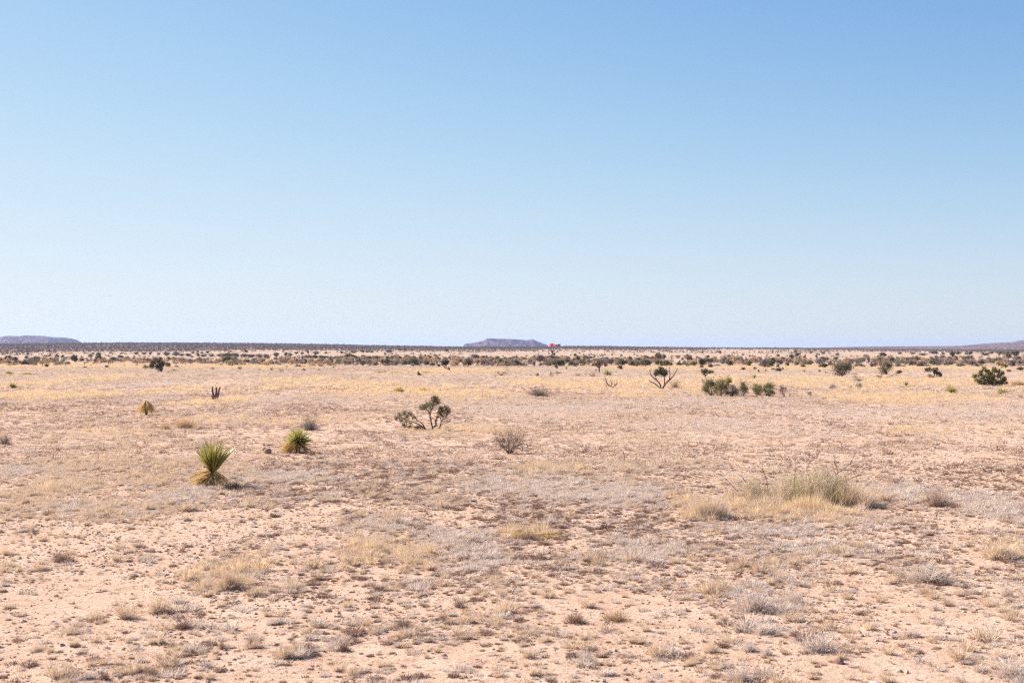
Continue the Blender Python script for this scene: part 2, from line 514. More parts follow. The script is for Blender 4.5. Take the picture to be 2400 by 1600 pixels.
def hill_mat(name, rock, brush, pale, s1, s2):
    m, nt, out = new_mat(name)
    tc = N(nt, 'ShaderNodeTexCoord')
    def nz(sc, det=5, st=None):
        n = N(nt, 'ShaderNodeTexNoise'); n.inputs['Scale'].default_value = sc; n.inputs['Detail'].default_value = det; n.inputs['Roughness'].default_value = 0.65
        mp = N(nt, 'ShaderNodeMapping'); mp.inputs['Scale'].default_value = st or (1, 1, 1)
        nt.links.new(tc.outputs['Object'], mp.inputs['Vector']); nt.links.new(mp.outputs[0], n.inputs['Vector'])
        return n.outputs[0]
    c = mixc(nt, ramp(nt, nz(s1), 0.42, 0.58), rock, brush)
    c = mixc(nt, ramp(nt, nz(s2, 4, (1, 0.4, 2.5)), 0.55, 0.66), c, pale)
    c = mixc(nt, ramp(nt, nz(s2 * 2.2, 3), 0.54, 0.64), c, tuple(x * 0.55 for x in brush))
    bs = N(nt, 'ShaderNodeBsdfDiffuse'); nt.links.new(c, bs.inputs['Color'])
    bp = N(nt, 'ShaderNodeBump'); bp.inputs['Strength'].default_value = 1.0; bp.inputs['Distance'].default_value = 9.0
    nt.links.new(nz(s2), bp.inputs['Height']); nt.links.new(bp.outputs[0], bs.inputs['Normal'])
    nt.links.new(bs.outputs[0], out.inputs['Surface'])
    return m
hm = hill_mat('mesa_rock', (0.175, 0.10, 0.11), (0.042, 0.030, 0.046), (0.27, 0.165, 0.165), 0.022, 0.05)  # purple of the far haze is partly mixed into these base colours
hm2 = hill_mat('hill_brush', (0.22, 0.14, 0.13), (0.10, 0.072, 0.078), (0.33, 0.23, 0.19), 0.03, 0.09)
mesa = hill_mesh('mesa', [(1086, 815), (1087.5, 808.5), (1092, 805.4), (1100, 804.4), (1113, 803.2), (1124, 800.5), (1134, 797.5), (1141, 793.6), (1150, 793.0), (1165, 793.6),
                 (1182, 794), (1200, 794.8), (1218, 796.2), (1236, 797.2), (1241, 796.4), (1245, 795.0), (1250, 796.0), (1257, 799), (1266, 802), (1274, 805.5), (1281, 808), (1287, 815)],
                 7000, 260, hm, 0.25, 260, 60, 11.0, 3)
structure(obj('mesa', mesa), 'flat topped purple mesa on the horizon beside the pink house')
hl = hill_mesh('hill', [(-420, 815), (-330, 803), (-250, 799), (-160, 797), (-60, 796), (-10, 795), (12, 791.5), (37, 787.6), (50, 787.8), (66, 788.6), (75, 787), (82, 786.2), (90, 787.2),
               (104, 789.5), (116, 790.8), (130, 789.8), (146, 792), (160, 794.5), (168, 798.5), (175, 803), (184, 810)], 7200, 420, hm, 0.3, 260, 60, 14.0, 11)
structure(obj('hill', hl), 'rounded purple hill on the horizon at the far left')
hr = hill_mesh('brushy_hills', [(1880, 821), (1920, 816), (1962, 813.6), (2010, 812.6), (2050, 811.6), (2080, 811.8), (2150, 811.2), (2220, 811), (2260, 810.2), (2296, 809.2), (2318, 807),
               (2340, 804.8), (2365, 803.2), (2400, 801.6), (2470, 798), (2600, 795), (2760, 800), (2900, 815)], 4700, 900, hm2, 0.2, 320, 80, 3.0, 23)
structure(obj('brushy_hills', hr), 'low brushy hills rising along the horizon at the far right')
hf = hill_mesh('pale_hill', [(2380, 815), (2390, 801.2), (2400, 797.5), (2430, 794), (2520, 793.5), (2650, 797), (2800, 815)], 11500, 500, hm, 0.3, 120, 50, 9.0, 31)
structure(obj('pale_hill', hf), 'pale lavender hill slope just entering the frame behind the brushy hills')

# ------------------------------------------------------------------ instanced ground cover (grass nobody could count)
def proto_coll(name, meshes):
    c = bpy.data.collections.new(name)
    for i, me in enumerate(meshes):
        o = bpy.data.objects.new('%s_%03d' % (name, i), me)
        c.objects.link(o)
    return c

def scatter(name, label, coll, X, Y, scale, idx, zs=None, sink=0.01, tilt=0.12):
    n = len(X)
    me = bpy.data.meshes.new(name)
    me.vertices.add(n)
    P = np.stack([X, Y, height(X, Y) - sink * scale], 1)
    me.vertices.foreach_set('co', P.astype(np.float32).ravel())
    rot = np.stack([rng.normal(0, tilt, n), rng.normal(0, tilt, n), rng.uniform(0, 2 * np.pi, n)], 1)
    sc = np.stack([scale, scale, scale * (1 if zs is None else zs)], 1)
    a = me.attributes.new('rot', 'FLOAT_VECTOR', 'POINT'); a.data.foreach_set('vector', rot.astype(np.float32).ravel())
    a = me.attributes.new('scl', 'FLOAT_VECTOR', 'POINT'); a.data.foreach_set('vector', sc.astype(np.float32).ravel())
    a = me.attributes.new('idx', 'INT', 'POINT'); a.data.foreach_set('value', idx.astype(np.int32))
    o = obj(name, me)
    ng = bpy.data.node_groups.new(name, 'GeometryNodeTree')
    ng.interface.new_socket('Geometry', in_out='INPUT', socket_type='NodeSocketGeometry')
    ng.interface.new_socket('Geometry', in_out='OUTPUT', socket_type='NodeSocketGeometry')
    gi = ng.nodes.new('NodeGroupInput'); go = ng.nodes.new('NodeGroupOutput')
    ci = ng.nodes.new('GeometryNodeCollectionInfo'); ci.inputs['Collection'].default_value = coll
    ci.inputs['Separate Children'].default_value = True; ci.inputs['Reset Children'].default_value = True
    ip = ng.nodes.new('GeometryNodeInstanceOnPoints'); ip.inputs['Pick Instance'].default_value = True
    def na(nm, t):
        k = ng.nodes.new('GeometryNodeInputNamedAttribute'); k.data_type = t; k.inputs['Name'].default_value = nm
        return k.outputs['Attribute']
    L = ng.links.new
    L(gi.outputs[0], ip.inputs['Points']); L(ci.outputs[0], ip.inputs['Instance'])
    L(na('idx', 'INT'), ip.inputs['Instance Index'])
    rt = ng.nodes.new('FunctionNodeEulerToRotation'); L(na('rot', 'FLOAT_VECTOR'), rt.inputs[0]); L(rt.outputs[0], ip.inputs['Rotation'])
    L(na('scl', 'FLOAT_VECTOR'), ip.inputs['Scale'])
    L(ip.outputs[0], go.inputs[0])
    md = o.modifiers.new('scatter', 'NODES'); md.node_group = ng
    return stuff(o, label)

def tuft_mb(mb, n, r0, l0, l1, th0, th1, w, droop, m=0, seg=2, r=None, c=(0, 0, 0), out=0.8):
    r = r or rng
    ph = r.uniform(0, 2 * np.pi, n)
    rr = r0 * np.sqrt(r.uniform(0, 1, n))
    base = np.stack([rr * np.cos(ph), rr * np.sin(ph), np.zeros(n)], 1) + np.array(c)
    th = R(th0) + (R(th1) - R(th0)) * np.sqrt(r.uniform(0, 1, n))
    p2 = ph + r.normal(0, 1 - out * 0.6, n)
    d = np.stack([np.sin(th) * np.cos(p2), np.sin(th) * np.sin(p2), np.cos(th)], 1)
    L = r.uniform(l0, l1, n)
    strips(mb, base, d, L, w * r.uniform(0.7, 1.3, n), r.uniform(0.0, droop, n), seg, m, r=r)

def tuft(mat, **k):
    mb = MB(); tuft_mb(mb, **k)
    return mb.mesh('tuft', [M[mat]])

def multi_tuft(mat, k, spread, mats=None, **kw):
    mb = MB()
    for i in range(k):
        a = rng.uniform(0, 6.28); q = spread * math.sqrt(rng.uniform())
        s = rng.uniform(0.6, 1.15)
        kk = dict(kw); kk['l0'] *= s; kk['l1'] *= s
        tuft_mb(mb, c=(q * math.cos(a), q * math.sin(a), 0), **kk)
    return mb.mesh('tuft', [M[mat]])

# near prototypes (metres at scale 1)
P_SILV = [multi_tuft('silver', k, 0.10, n=110, r0=0.055, l0=0.05, l1=0.15, th0=4, th1=86, w=0.007, droop=0.35) for k in (3, 4, 3, 5)]
P_BROWN = [multi_tuft('browntuft', k, 0.08, n=130, r0=0.055, l0=0.035, l1=0.11, th0=6, th1=88, w=0.008, droop=0.3) for k in (1, 2, 4)]
P_STRAW = [multi_tuft('straw', k, 0.06, n=75, r0=0.04, l0=0.10, l1=0.26, th0=2, th1=62, w=0.005, droop=0.35) for k in (2, 3, 3)]
P_GOLD = [multi_tuft('gold', k, 0.10, n=34, r0=0.05, l0=0.12, l1=0.34, th0=2, th1=50, w=0.006, droop=0.3) for k in (3, 4, 3)]
P_SPRIG = [tuft('browntuft', n=40, r0=0.03, l0=0.03, l1=0.08, th0=5, th1=88, w=0.009, droop=0.2), tuft('rust', n=30, r0=0.03, l0=0.03, l1=0.07, th0=5, th1=88, w=0.009, droop=0.2)]
near_c = proto_coll('near_tuft', P_SILV + P_BROWN + P_STRAW + P_GOLD + P_SPRIG)
iS, iB, iW, iG, iP = np.arange(0, 4), np.arange(4, 7), np.arange(7, 10), np.arange(10, 13), np.arange(13, 15)
# middle distance: fewer, broader blades, clumps about 0.5 m across
Q_SILV = [multi_tuft('silver', 6, 0.26, n=16, r0=0.07, l0=0.08, l1=0.20, th0=4, th1=75, w=0.014, droop=0.3) for _ in range(4)]
Q_BROWN = [multi_tuft('midbrown', 6, 0.26, n=16, r0=0.07, l0=0.05, l1=0.13, th0=10, th1=82, w=0.014, droop=0.3) for _ in range(3)]
Q_STRAW = [multi_tuft('straw', 5, 0.24, n=16, r0=0.06, l0=0.12, l1=0.26, th0=2, th1=60, w=0.013, droop=0.3) for _ in range(3)]
Q_GOLD = [multi_tuft('gold', 6, 0.26, n=14, r0=0.08, l0=0.2, l1=0.42, th0=2, th1=45, w=0.015, droop=0.3) for _ in range(3)]
mid_c = proto_coll('mid_tuft', Q_SILV + Q_BROWN + Q_STRAW + Q_GOLD)
jS, jB, jW, jG = np.arange(0, 4), np.arange(4, 7), np.arange(7, 10), np.arange(10, 13)

def sample(Y0, Y1, dens, wide=0.46, margin=4):
    """uniform points on the view wedge between two distances"""
    A = wide * 2 * (Y1 ** 2 - Y0 ** 2) / 2 + 2 * margin * (Y1 - Y0)
    n = int(A * dens)
    Y = np.sqrt(rng.uniform(Y0 ** 2, Y1 ** 2, n))
    X = rng.uniform(-1, 1, n) * (wide * Y + margin)
    return X, Y

def pick(choices, w):
    return rng.choice(choices, size=w)

def cover(X, Y, base):
    d = base * (0.4 + 1.1 * sst(0.36, 0.62, strip_noise(X, Y, 31)))
    d = d * (0.22 + 1.3 * sst(0.35, 0.65, fbm(X / 0.9, Y / 1.6, 77, 4)))
    g = field(GOLD, X, Y); s = field(SILV, X, Y); b = field(BARE, X, Y)
    d = np.clip(d + 0.6 * np.maximum(g, s), 0, 1) * (1 - 0.74 * b * (1 - np.maximum(g, s)))
    return d, g, s

def choose(X, g, s, sets, Y):
    S, B, W, G = sets
    n = len(X)
    sel = strip_noise(X + 300, Y + 100, 51) + 0.22 * rng.normal(size=n)
    r1 = rng.uniform(size=n)
    idx = np.where(sel < 0.47, pick(B, n), np.where(sel < 0.66, pick(S, n), pick(W, n)))
    idx = np.where(r1 < s * 0.85, pick(S, n), idx)
    gfrac = np.where(Y > 90, 0.6, 0.22)
    idx = np.where(r1 < g * 0.68, np.where(rng.uniform(size=n) < gfrac, pick(G, n), pick(W, n)), idx)
    return idx

X, Y = sample(13, 52, 125)
d, g, s = cover(X, Y, 0.70)
d = d * (0.85 + 0.2 * sst(20, 34, Y) - 0.3 * sst(34, 50, Y))
k = rng.uniform(size=len(X)) < d
X, Y, g, s = X[k], Y[k], g[k], s[k]
idx = choose(X, g, s, (iS, iB, iW, iG), Y)
sc = np.clip(rng.lognormal(-1.12, 0.55, len(X)), 0.12, 1.5) * (1 + 0.3 * np.maximum(g, s))
scatter('dry_grass', 'short dry grey and straw coloured grass tufts over the near sand', near_c, X, Y, sc, idx, zs=1.25)

X, Y = sample(13, 60, 30)
k = rng.uniform(size=len(X)) < 0.25 + 0.75 * sst(0.4, 0.6, fbm(X / 2.0, Y / 2.0, 91, 3))
X, Y = X[k], Y[k]
scatter('grass_litter', 'tiny dry grass sprigs littering the sand', near_c, X, Y, np.clip(rng.lognormal(-0.7, 0.4, len(X)), 0.2, 1.1), pick(iP, len(X)))

X, Y = sample(48, 135, 11)
d, g, s = cover(X, Y, 0.8)
k = rng.uniform(size=len(X)) < d
X, Y, g, s = X[k], Y[k], g[k], s[k]
idx = choose(X, g, s, (jS, jB, jW, jG), Y)
sc = np.clip(rng.lognormal(-0.6, 0.35, len(X)), 0.25, 1.3)
scatter('dry_meadow', 'dense pale dry grass between the yuccas and the scattered shrubs', mid_c, X, Y, sc, idx)

D_BROWN = [multi_tuft('midbrown' if _ else 'browntuft', 1, 0.0, n=34, r0=0.07, l0=0.05, l1=0.14, th0=6, th1=88, w=0.022, droop=0.3) for _ in range(3)]
dot_c = proto_coll('dark_tuft', D_BROWN)
X, Y = sample(46, 160, 5.5)
k = rng.uniform(size=len(X)) < (0.15 + 0.85 * sst(0.38, 0.62, fbm(X / 3.5, Y / 5, 191, 4))) * (1 - 0.8 * np.maximum(field(SILV, X, Y), field(GOLD, X, Y))) * (1 - 0.5 * sst(90, 160, Y))
X, Y = X[k], Y[k]
scatter('brown_tufts', 'small brown grass cushions dotted across the middle plain', dot_c, X, Y, np.clip(rng.lognormal(-0.28, 0.38, len(X)), 0.3, 1.8), rng.integers(0, 3, len(X)), zs=1.2)

X, Y = sample(130, 420, 1.5)
d, g, s = cover(X, Y, 0.95)
k = rng.uniform(size=len(X)) < d
X, Y, g, s = X[k], Y[k], g[k], s[k]
idx = choose(X, g, s, (jS, jB, jW, jG), Y)
sc = np.clip(rng.lognormal(0.0, 0.35, len(X)), 0.5, 2.2)
scatter('far_dry_grass', 'pale dry grass with golden bands running out to the wire fence', mid_c, X, Y, sc, idx)

X, Y = sample(400, 1500, 0.035)
k = rng.uniform(size=len(X)) < 0.2 + 0.8 * sst(0.4, 0.6, strip_noise(X / 3, Y / 3, 61))
X, Y = X[k], Y[k]
idx = np.where(rng.uniform(size=len(X)) < 0.5, pick(jB, len(X)), pick(jW, len(X)))
scatter('slope_grass', 'thin dry grass on the sandy slope beyond the fence', mid_c, X, Y, rng.uniform(1.2, 3.0, len(X)), idx)

# pebbles and clods
def rock_mesh(mat, seed, sub=2, rough=0.35, flat=0.65):
    import bmesh
    r = np.random.default_rng(seed)
    bm = bmesh.new(); bmesh.ops.create_icosphere(bm, subdivisions=sub, radius=0.5)
    offs = r.uniform(0, 50, 3)
    for v in bm.verts:
        p = np.array(v.co)
        nz = fbm(np.array([p[0] * 1.7 + offs[0] + p[2]]), np.array([p[1] * 1.7 + offs[1] - p[2] * 0.7]), seed, 3)[0]
        v.co *= 1 + rough * 2 * (nz - 0.5)
        v.co.z *= flat
    me = bpy.data.meshes.new('rock'); bm.to_mesh(me); bm.free()
    me.materials.append(M[mat])
    return me
peb_c = proto_coll('pebble', [rock_mesh('pebble', s, 1) for s in range(5)])
X, Y = sample(13, 48, 9)
k = rng.uniform(size=len(X)) < 0.2 + 0.8 * np.maximum(field([ellipse(2100, 1440, 320, 90), ellipse(1330, 1430, 150, 55), ellipse(1950, 1400, 200, 50)], X, Y), sst(0.5, 0.65, fbm(X / 3, Y / 3, 15, 3)) * 0.6)
X, Y = X[k], Y[k]
scatter('pebbles', 'small brown pebbles and clods strewn over the bare sand', peb_c, X, Y, np.clip(rng.lognormal(-3.8, 0.4, len(X)), 0.01, 0.07), rng.integers(0, 5, len(X)), tilt=0.4)

M['clod'] = rock_mat('sand_clod', (0.36, 0.25, 0.175), (0.46, 0.34, 0.25), 3)
clod_c = proto_coll('clod', [rock_mesh('clod', 30 + q, 1, 0.4, 0.6) for q in range(4)])
X, Y = sample(13, 60, 40)
k = rng.uniform(size=len(X)) < 0.15 + 0.85 * sst(0.4, 0.62, fbm(X / 1.5, Y / 2.5, 215, 3))
X, Y = X[k], Y[k]
scatter('sand_clods', 'crumbly sandy clods roughening the bare soil', clod_c, X, Y, np.clip(rng.lognormal(-3.2, 0.45, len(X)), 0.015, 0.12), rng.integers(0, 4, len(X)), tilt=0.4)

# ------------------------------------------------------------------ shrub builders (unit size: 1 wide, 1 high)
def dome_points(n, r, flat_bottom=0.12, shell=0.5):
    p = unit(r.normal(size=(n, 3))) * (r.uniform(shell, 1, n) ** 0.6)[:, None]
    p[:, 2] = np.abs(p[:, 2])
    return p

def leafy_mb(seed, leaf_m=0, wood_m=1, clumps=9, per=70, ls=0.045, stems=True, lift=0.22, squat=1.0, crown=None, wood=None):
    r = np.random.default_rng(seed)
    cr = crown if crown is not None else MB(); wd = wood if wood is not None else cr
    cs = []
    for i in range(clumps):
        a = r.uniform(0, 6.283); q = 0.36 * math.sqrt(r.uniform(0, 1))
        top = math.sqrt(max(0.05, 1 - (q / 0.48) ** 2))
        z = r.uniform(lift, max(lift + 0.05, 0.80 * top))
        cs.append((q * math.cos(a), q * math.sin(a), z, r.uniform(0.09, 0.17)))
    for cx, cy, cz, cr_ in cs:
        n = int(per * r.uniform(0.6, 1.3))
        p = r.normal(size=(n, 3)) * cr_ * np.array([0.75, 0.75, 0.7]) + np.array([cx, cy, cz])
        p[:, 2] = np.abs(p[:, 2]) + 0.01
        leaves(cr, p, ls * r.uniform(0.6, 1.3, n), 0.55, leaf_m, r)
        if stems:
            b = np.array([r.normal(0, 0.03), r.normal(0, 0.03), -0.02])
            mid_ = b * 0.4 + np.array([cx, cy, cz]) * 0.6 + np.array([r.normal(0, .03), r.normal(0, .03), -0.04])
            tube(wd, [b, mid_, (cx, cy, cz)], [0.016, 0.011, 0.006], 3, wood_m)
    return cr

def twig_mb(seed, n=9, depth=3, rad=0.010, length=0.36, spread=0.45, lean=0.75, mb=None, m=0, tips=None, kids=(2, 3)):
    r = np.random.default_rng(seed)
    mb = mb or MB()
    for i in range(n):
        a = 6.283 * i / n + r.normal(0, 0.3)
        th = lean * math.sqrt(r.uniform(0.02, 1))
        d = np.array([math.sin(th) * math.cos(a), math.sin(th) * math.sin(a), math.cos(th)])
        branch(mb, (0.03 * math.cos(a), 0.03 * math.sin(a), -0.02), d, length * r.uniform(0.7, 1.1), rad, depth, r, spread, kids, tips, m)
    return mb

def fuzz_dome_mb(seed, n=500, w=0.012, mb=None, m=0, th1=88, l=(0.25, 0.52), zs=1.9):
    """dense ball of fine dry stalks"""
    r = np.random.default_rng(seed)
    mb = mb or MB()
    ph = r.uniform(0, 6.283, n); th = np.arccos(r.uniform(math.cos(R(th1)), 1, n))
    d = np.stack([np.sin(th) * np.cos(ph), np.sin(th) * np.sin(ph), np.cos(th) * zs], 1)
    L = r.uniform(l[0], l[1], n)
    base = r.normal(size=(n, 3)) * np.array([0.09, 0.09, 0.0])
    nn = np.linalg.norm(d, axis=1)
    strips(mb, base, d, L * nn, w * r.uniform(0.6, 1.3, n), r.uniform(0, 0.15, n), 3, m, r=r)
    # side twigs
    k = n
    i = r.integers(0, n, k); t = r.uniform(0.4, 0.9, k)
    b2 = base[i] + d[i] * (L[i] * t)[:, None]
    strips(mb, b2, unit(d[i]) + r.normal(size=(k, 3)) * 0.55, L[i] * 0.35, np.full(k, w * 0.8), np.zeros(k), 2, m, r=r)
    return mb

def normed(mb):
    V = np.concatenate(mb.V); 
    w = max(np.percentile(np.abs(V[:, 0]), 99), np.percentile(np.abs(V[:, 1]), 99)) * 2
    h = np.percentile(V[:, 2], 99.5)
    for i in range(len(mb.V)):
        mb.V[i] = mb.V[i] * np.array([1 / w, 1 / w, 1 / h])
    return mb

# ------------------------------------------------------------------ far brush belt: every shrub a thing
def mesh_o(s, mat, cl, per, ls):
    return normed(leafy_mb(s, clumps=cl, per=per, ls=ls)).mesh('shrub', [M[mat], M['wood']])
FAR = {}
FAR['o'] = [mesh_o(s, 'olive', 11 + s % 4, 60, 0.075) for s in range(5)]
FAR['d'] = [mesh_o(20 + s, 'darkolive', 11 + s % 3, 64, 0.075) for s in range(4)]
FAR['n'] = [mesh_o(40 + s, 'green', 12, 60, 0.075) for s in range(2)]
FAR['g'] = [mesh_o(60 + s, 'brush', 11 + s % 3, 60, 0.07) for s in range(4)]
FAR['l'] = [normed(leafy_mb(80 + s, clumps=16, per=60, ls=0.055, lift=0.1)).mesh('shrub', [M['lav'], M['wood']]) for s in range(3)]
def small_tree(s):
    r = np.random.default_rng(s); mb = MB(); wd = MB()
    tube(wd, [(0, 0, -0.02), (0.02, 0.01, 0.3), (r.normal(0, .05), 0, 0.55)], [0.04, 0.03, 0.02], 4)
    for i in range(5):
        cx, cy, cz = r.uniform(-0.3, 0.3), r.uniform(-0.3, 0.3), r.uniform(0.5, 0.85)
        leaves(mb, r.normal(size=(46, 3)) * 0.11 + np.array([cx, cy, cz]), 0.075, 0.5, 0, r)
        tube(wd, [(0.01, 0, 0.28), (cx * .6, cy * .6, cz - .1), (cx, cy, cz)], [0.03, 0.02, 0.012], 3)
    return mb.mesh('crown', [M['olive']]), wd.mesh('trunk', [M['wood']])
FAR['t'] = [small_tree(100 + s) for s in range(4)]

BELT = {0: """25,530,70,65,o 145,515,120,80,d 270,570,110,105,g 220,575,190,55,g 430,590,160,65,g 560,590,170,52,o 670,540,130,88,g 780,530,90,70,t 545,525,80,45,o 455,530,60,40,g
485,480,50,52,d 505,410,50,42,o 365,400,30,28,o 915,460,40,72,t 850,430,170,20,g 1050,465,70,60,d 1130,500,60,62,t 1155,455,50,45,o 935,525,100,60,o 1020,550,90,80,g 860,520,60,40,o
1385,530,130,100,d 1320,510,60,72,g 1100,565,44,32,n 1255,575,70,40,d 860,632,72,54,d 1500,525,80,50,o 1600,520,70,38,g 1660,445,80,42,o 1710,395,50,30,o 1805,440,80,72,o 1810,510,110,84,d
1760,550,70,72,d 1870,530,80,50,o 1960,540,90,50,l 2090,530,120,72,n 2250,530,120,42,o 2215,462,90,42,d 1955,640,60,40,g 1670,612,30,25,g 1560,642,60,25,g 1985,432,90,16,g 1240,455,80,22,g""",
1: """115,540,60,92,t 335,545,140,60,g 750,510,70,62,o 830,500,80,52,g 1000,525,90,52,o 1160,545,200,62,l 1300,540,90,72,o 1470,530,60,62,t 1410,550,60,42,d 1530,550,40,50,g 1830,545,190,92,n
1980,530,100,82,g 1690,545,70,42,o 2110,550,120,52,o 2200,550,100,52,g 2320,530,90,62,o 150,400,80,36,g 290,400,90,40,g 410,405,60,42,g 560,405,80,40,g 710,420,120,52,g 870,420,130,62,g
990,425,100,36,g 1120,430,110,42,d 1280,435,110,62,g 1390,440,100,46,g 1560,440,110,42,g 1700,440,140,52,g 1830,445,150,62,o 1970,450,130,66,o 2130,455,110,62,g 2260,455,150,50,g 1275,357,50,26,d
1360,385,70,26,g 1465,372,60,32,d 1190,380,60,38,g 2170,362,80,32,g 890,630,70,30,n 820,695,110,26,g 740,630,110,75,d 1700,... """.replace(' 1700,...', ''),
2: """130,600,72,90,t 280,580,90,62,o 370,575,80,50,n 440,545,60,72,t 545,545,120,42,g 690,530,50,62,t 745,565,120,72,l 840,575,80,52,o 905,570,60,78,d 1030,560,70,80,t 1230,570,140,84,l 1360,565,120,94,l
1500,560,80,62,g 1640,590,50,62,g 1700,585,80,52,o 1785,590,40,72,g 1900,570,110,100,g 1960,595,90,72,o 2080,590,70,72,o 2220,600,110,62,g 2330,580,60,80,d 60,450,140,52,g 170,460,150,58,g 220,472,60,42,d
370,440,90,62,g 540,420,70,52,d 630,430,80,52,g 690,470,80,32,g 870,470,90,42,g 960,470,120,58,g 1080,475,100,62,d 1190,490,70,62,d 1250,485,80,52,d 1350,475,120,42,g 1470,480,120,50,g 1570,490,100,62,g
1720,485,160,92,d 1820,480,90,50,g 1970,460,70,48,g 2080,500,130,62,o 2220,510,150,72,o 850,395,60,36,g 960,390,40,52,g 1100,395,110,42,g 1295,385,60,36,g 1560,375,80,36,g 1790,370,110,38,g 1950,355,80,36,d
2050,360,90,38,g 2130,365,60,30,d 740,390,70,32,g 560,634,80,26,g 780,630,130,42,g 885,625,44,22,d""",
3: """50,605,110,112,d 170,600,100,72,o 230,605,90,82,g 390,600,110,82,o 530,610,170,112,d 770,600,140,92,o 890,610,90,62,o 1005,620,70,42,g 1130,615,150,112,d 1320,600,110,92,o 1410,545,60,52,o 1540,610,130,112,d
1720,570,80,62,g 1840,605,120,92,g 2000,605,110,112,g 2140,590,120,102,n 2240,605,180,74,n 2320,600,70,62,d 60,490,90,52,g 160,500,130,72,g 280,490,90,52,d 405,490,120,74,o 560,490,140,52,n 670,510,50,72,o
800,480,120,62,o 980,495,100,52,o 950,440,60,36,g 1130,490,90,42,g 1205,480,46,42,d 1330,485,110,56,d 1670,490,170,78,l 1850,490,110,62,o 1960,480,60,46,g 2085,500,80,62,n 2220,480,50,36,d 2300,500,70,42,d
90,365,120,42,g 290,320,80,32,d 380,320,70,32,d 10,405,40,42,g 1150,350,70,42,g 1130,672,54,44,o 1190,692,52,54,o""",
4: """60,605,130,92,o 160,605,100,52,g 60,490,130,52,o 230,485,70,32,d 330,570,70,62,g 400,610,90,72,g 410,500,80,52,o 530,535,170,112,l 530,610,90,52,o 650,520,110,72,o 660,610,100,72,d 720,490,120,62,n
815,490,120,52,o 800,610,170,102,o 900,610,110,92,d 1030,490,90,52,l 1010,550,90,62,d 1140,530,70,62,l 1215,545,90,102,d 1350,510,110,82,o 1290,600,100,102,o 1090,610,90,82,o 1180,615,110,62,o 1420,560,60,62,o
1440,470,80,36,d 1520,620,100,52,d 1510,570,100,82,g 1610,652,110,140,t 1720,620,80,92,g 1810,590,120,92,g 1730,475,80,28,d 2010,610,190,112,o 1930,530,110,72,g 2000,672,92,64,d 2170,530,100,82,o 2210,615,120,82,d
2310,625,110,92,o 2320,540,90,72,g 680,422,30,62,t 745,380,40,42,d 745,420,46,32,d 785,412,40,42,d 1155,427,50,44,d 1240,385,42,22,d 1995,470,40,62,t 2305,385,36,50,t 815,655,46,66,d""",
5: """110,500,100,72,o 90,620,200,112,o 240,520,130,72,d 340,510,120,122,o 440,490,90,82,o 360,615,170,92,n 480,615,120,102,o 560,612,70,62,d 590,530,50,72,t 730,610,80,82,g 810,605,70,72,g 790,500,80,38,g
910,520,100,92,o 860,435,60,38,d 990,610,140,72,n 1150,605,140,112,d 1230,560,140,82,o 1310,555,60,72,g 1120,645,80,42,d 1295,644,82,64,d 1245,457,62,38,o 1370,550,60,62,g 1540,560,80,102,g 1630,490,60,72,t
1640,540,60,52,g 1665,605,130,82,d 1745,545,100,82,g 1840,540,80,82,n 1945,490,32,42,t 1920,590,80,82,g 2010,610,110,82,n 2200,510,60,52,g 2290,640,200,132,l 1400,612,160,34,l 870,617,60,28,d 1475,375,50,42,d
695,442,90,24,g 1890,684,84,44,d 2115,678,52,46,d 1540,684,32,22,d 2178,717,30,38,d 2315,704,42,28,d""",
6: """80,620,180,132,n 210,590,100,92,g 275,515,80,62,d 345,620,90,82,o 400,530,110,52,g 430,470,90,66,d 185,440,70,42,d 545,425,90,52,o 510,370,60,52,g 580,520,70,62,g 685,490,70,72,g 530,600,70,62,o
650,590,110,52,o 630,635,120,52,o 770,590,130,72,o 940,580,150,92,l 890,500,50,72,t 1010,520,90,72,g 1085,510,60,56,g 960,640,80,52,d 1040,650,100,84,d 1150,610,90,82,o 1250,500,90,52,o 1290,422,82,48,g
790,385,60,42,g 1010,390,70,36,g 180,640,50,52,d 1530,570,110,82,l 1640,580,70,82,g 1740,530,90,62,o 1840,540,60,82,g 1930,630,120,82,g 2040,560,110,102,g 2110,450,110,72,d 1800,450,70,46,g 2270,560,100,92,o
1660,635,200,62,l 2020,455,40,32,d 190,712,100,62,g 90,677,64,28,o 272,682,26,44,d 1060,737,32,27,d 945,712,42,28,d""",
7: """240,550,180,82,o 380,545,130,102,o 310,600,120,62,d 100,530,60,38,d 690,540,150,100,g 700,605,180,92,o 840,550,100,72,l 960,600,180,82,g 980,510,110,62,o 1100,525,80,82,d 1280,500,130,62,o 1350,490,100,62,o
1310,560,150,72,l 1380,600,140,72,o 1570,590,110,82,o 1700,540,170,72,l 1870,530,110,72,g 2060,475,120,82,o 2180,440,120,100,o 2240,520,120,72,o 1040,445,100,92,d 870,460,70,42,l 690,390,130,52,o 500,415,150,38,g
850,400,80,42,g 1130,400,90,52,o 1340,410,110,62,o 1640,415,150,52,g 1900,400,150,60,n 2040,410,130,60,o 2300,600,140,92,l 2130,610,200,92,l 2280,687,110,54,d 1760,385,110,34,n 90,395,90,38,g 310,395,90,34,g
50,747,92,54,d 1170,620,180,54,l 1500,620,200,54,l 480,620,200,72,l 70,620,180,54,l 2072,717,62,44,g"""}
KIND_WORDS = {'o': 'olive shrub', 'd': 'dark olive shrub', 'n': 'yellow green shrub', 'g': 'grey brown shrub', 'l': 'lavender grey bush', 't': 'spindly little tree'}
KIND_NAME = {'o': 'shrub', 'd': 'shrub', 'n': 'shrub', 'g': 'shrub', 'l': 'twiggy_bush', 't': 'small_tree'}
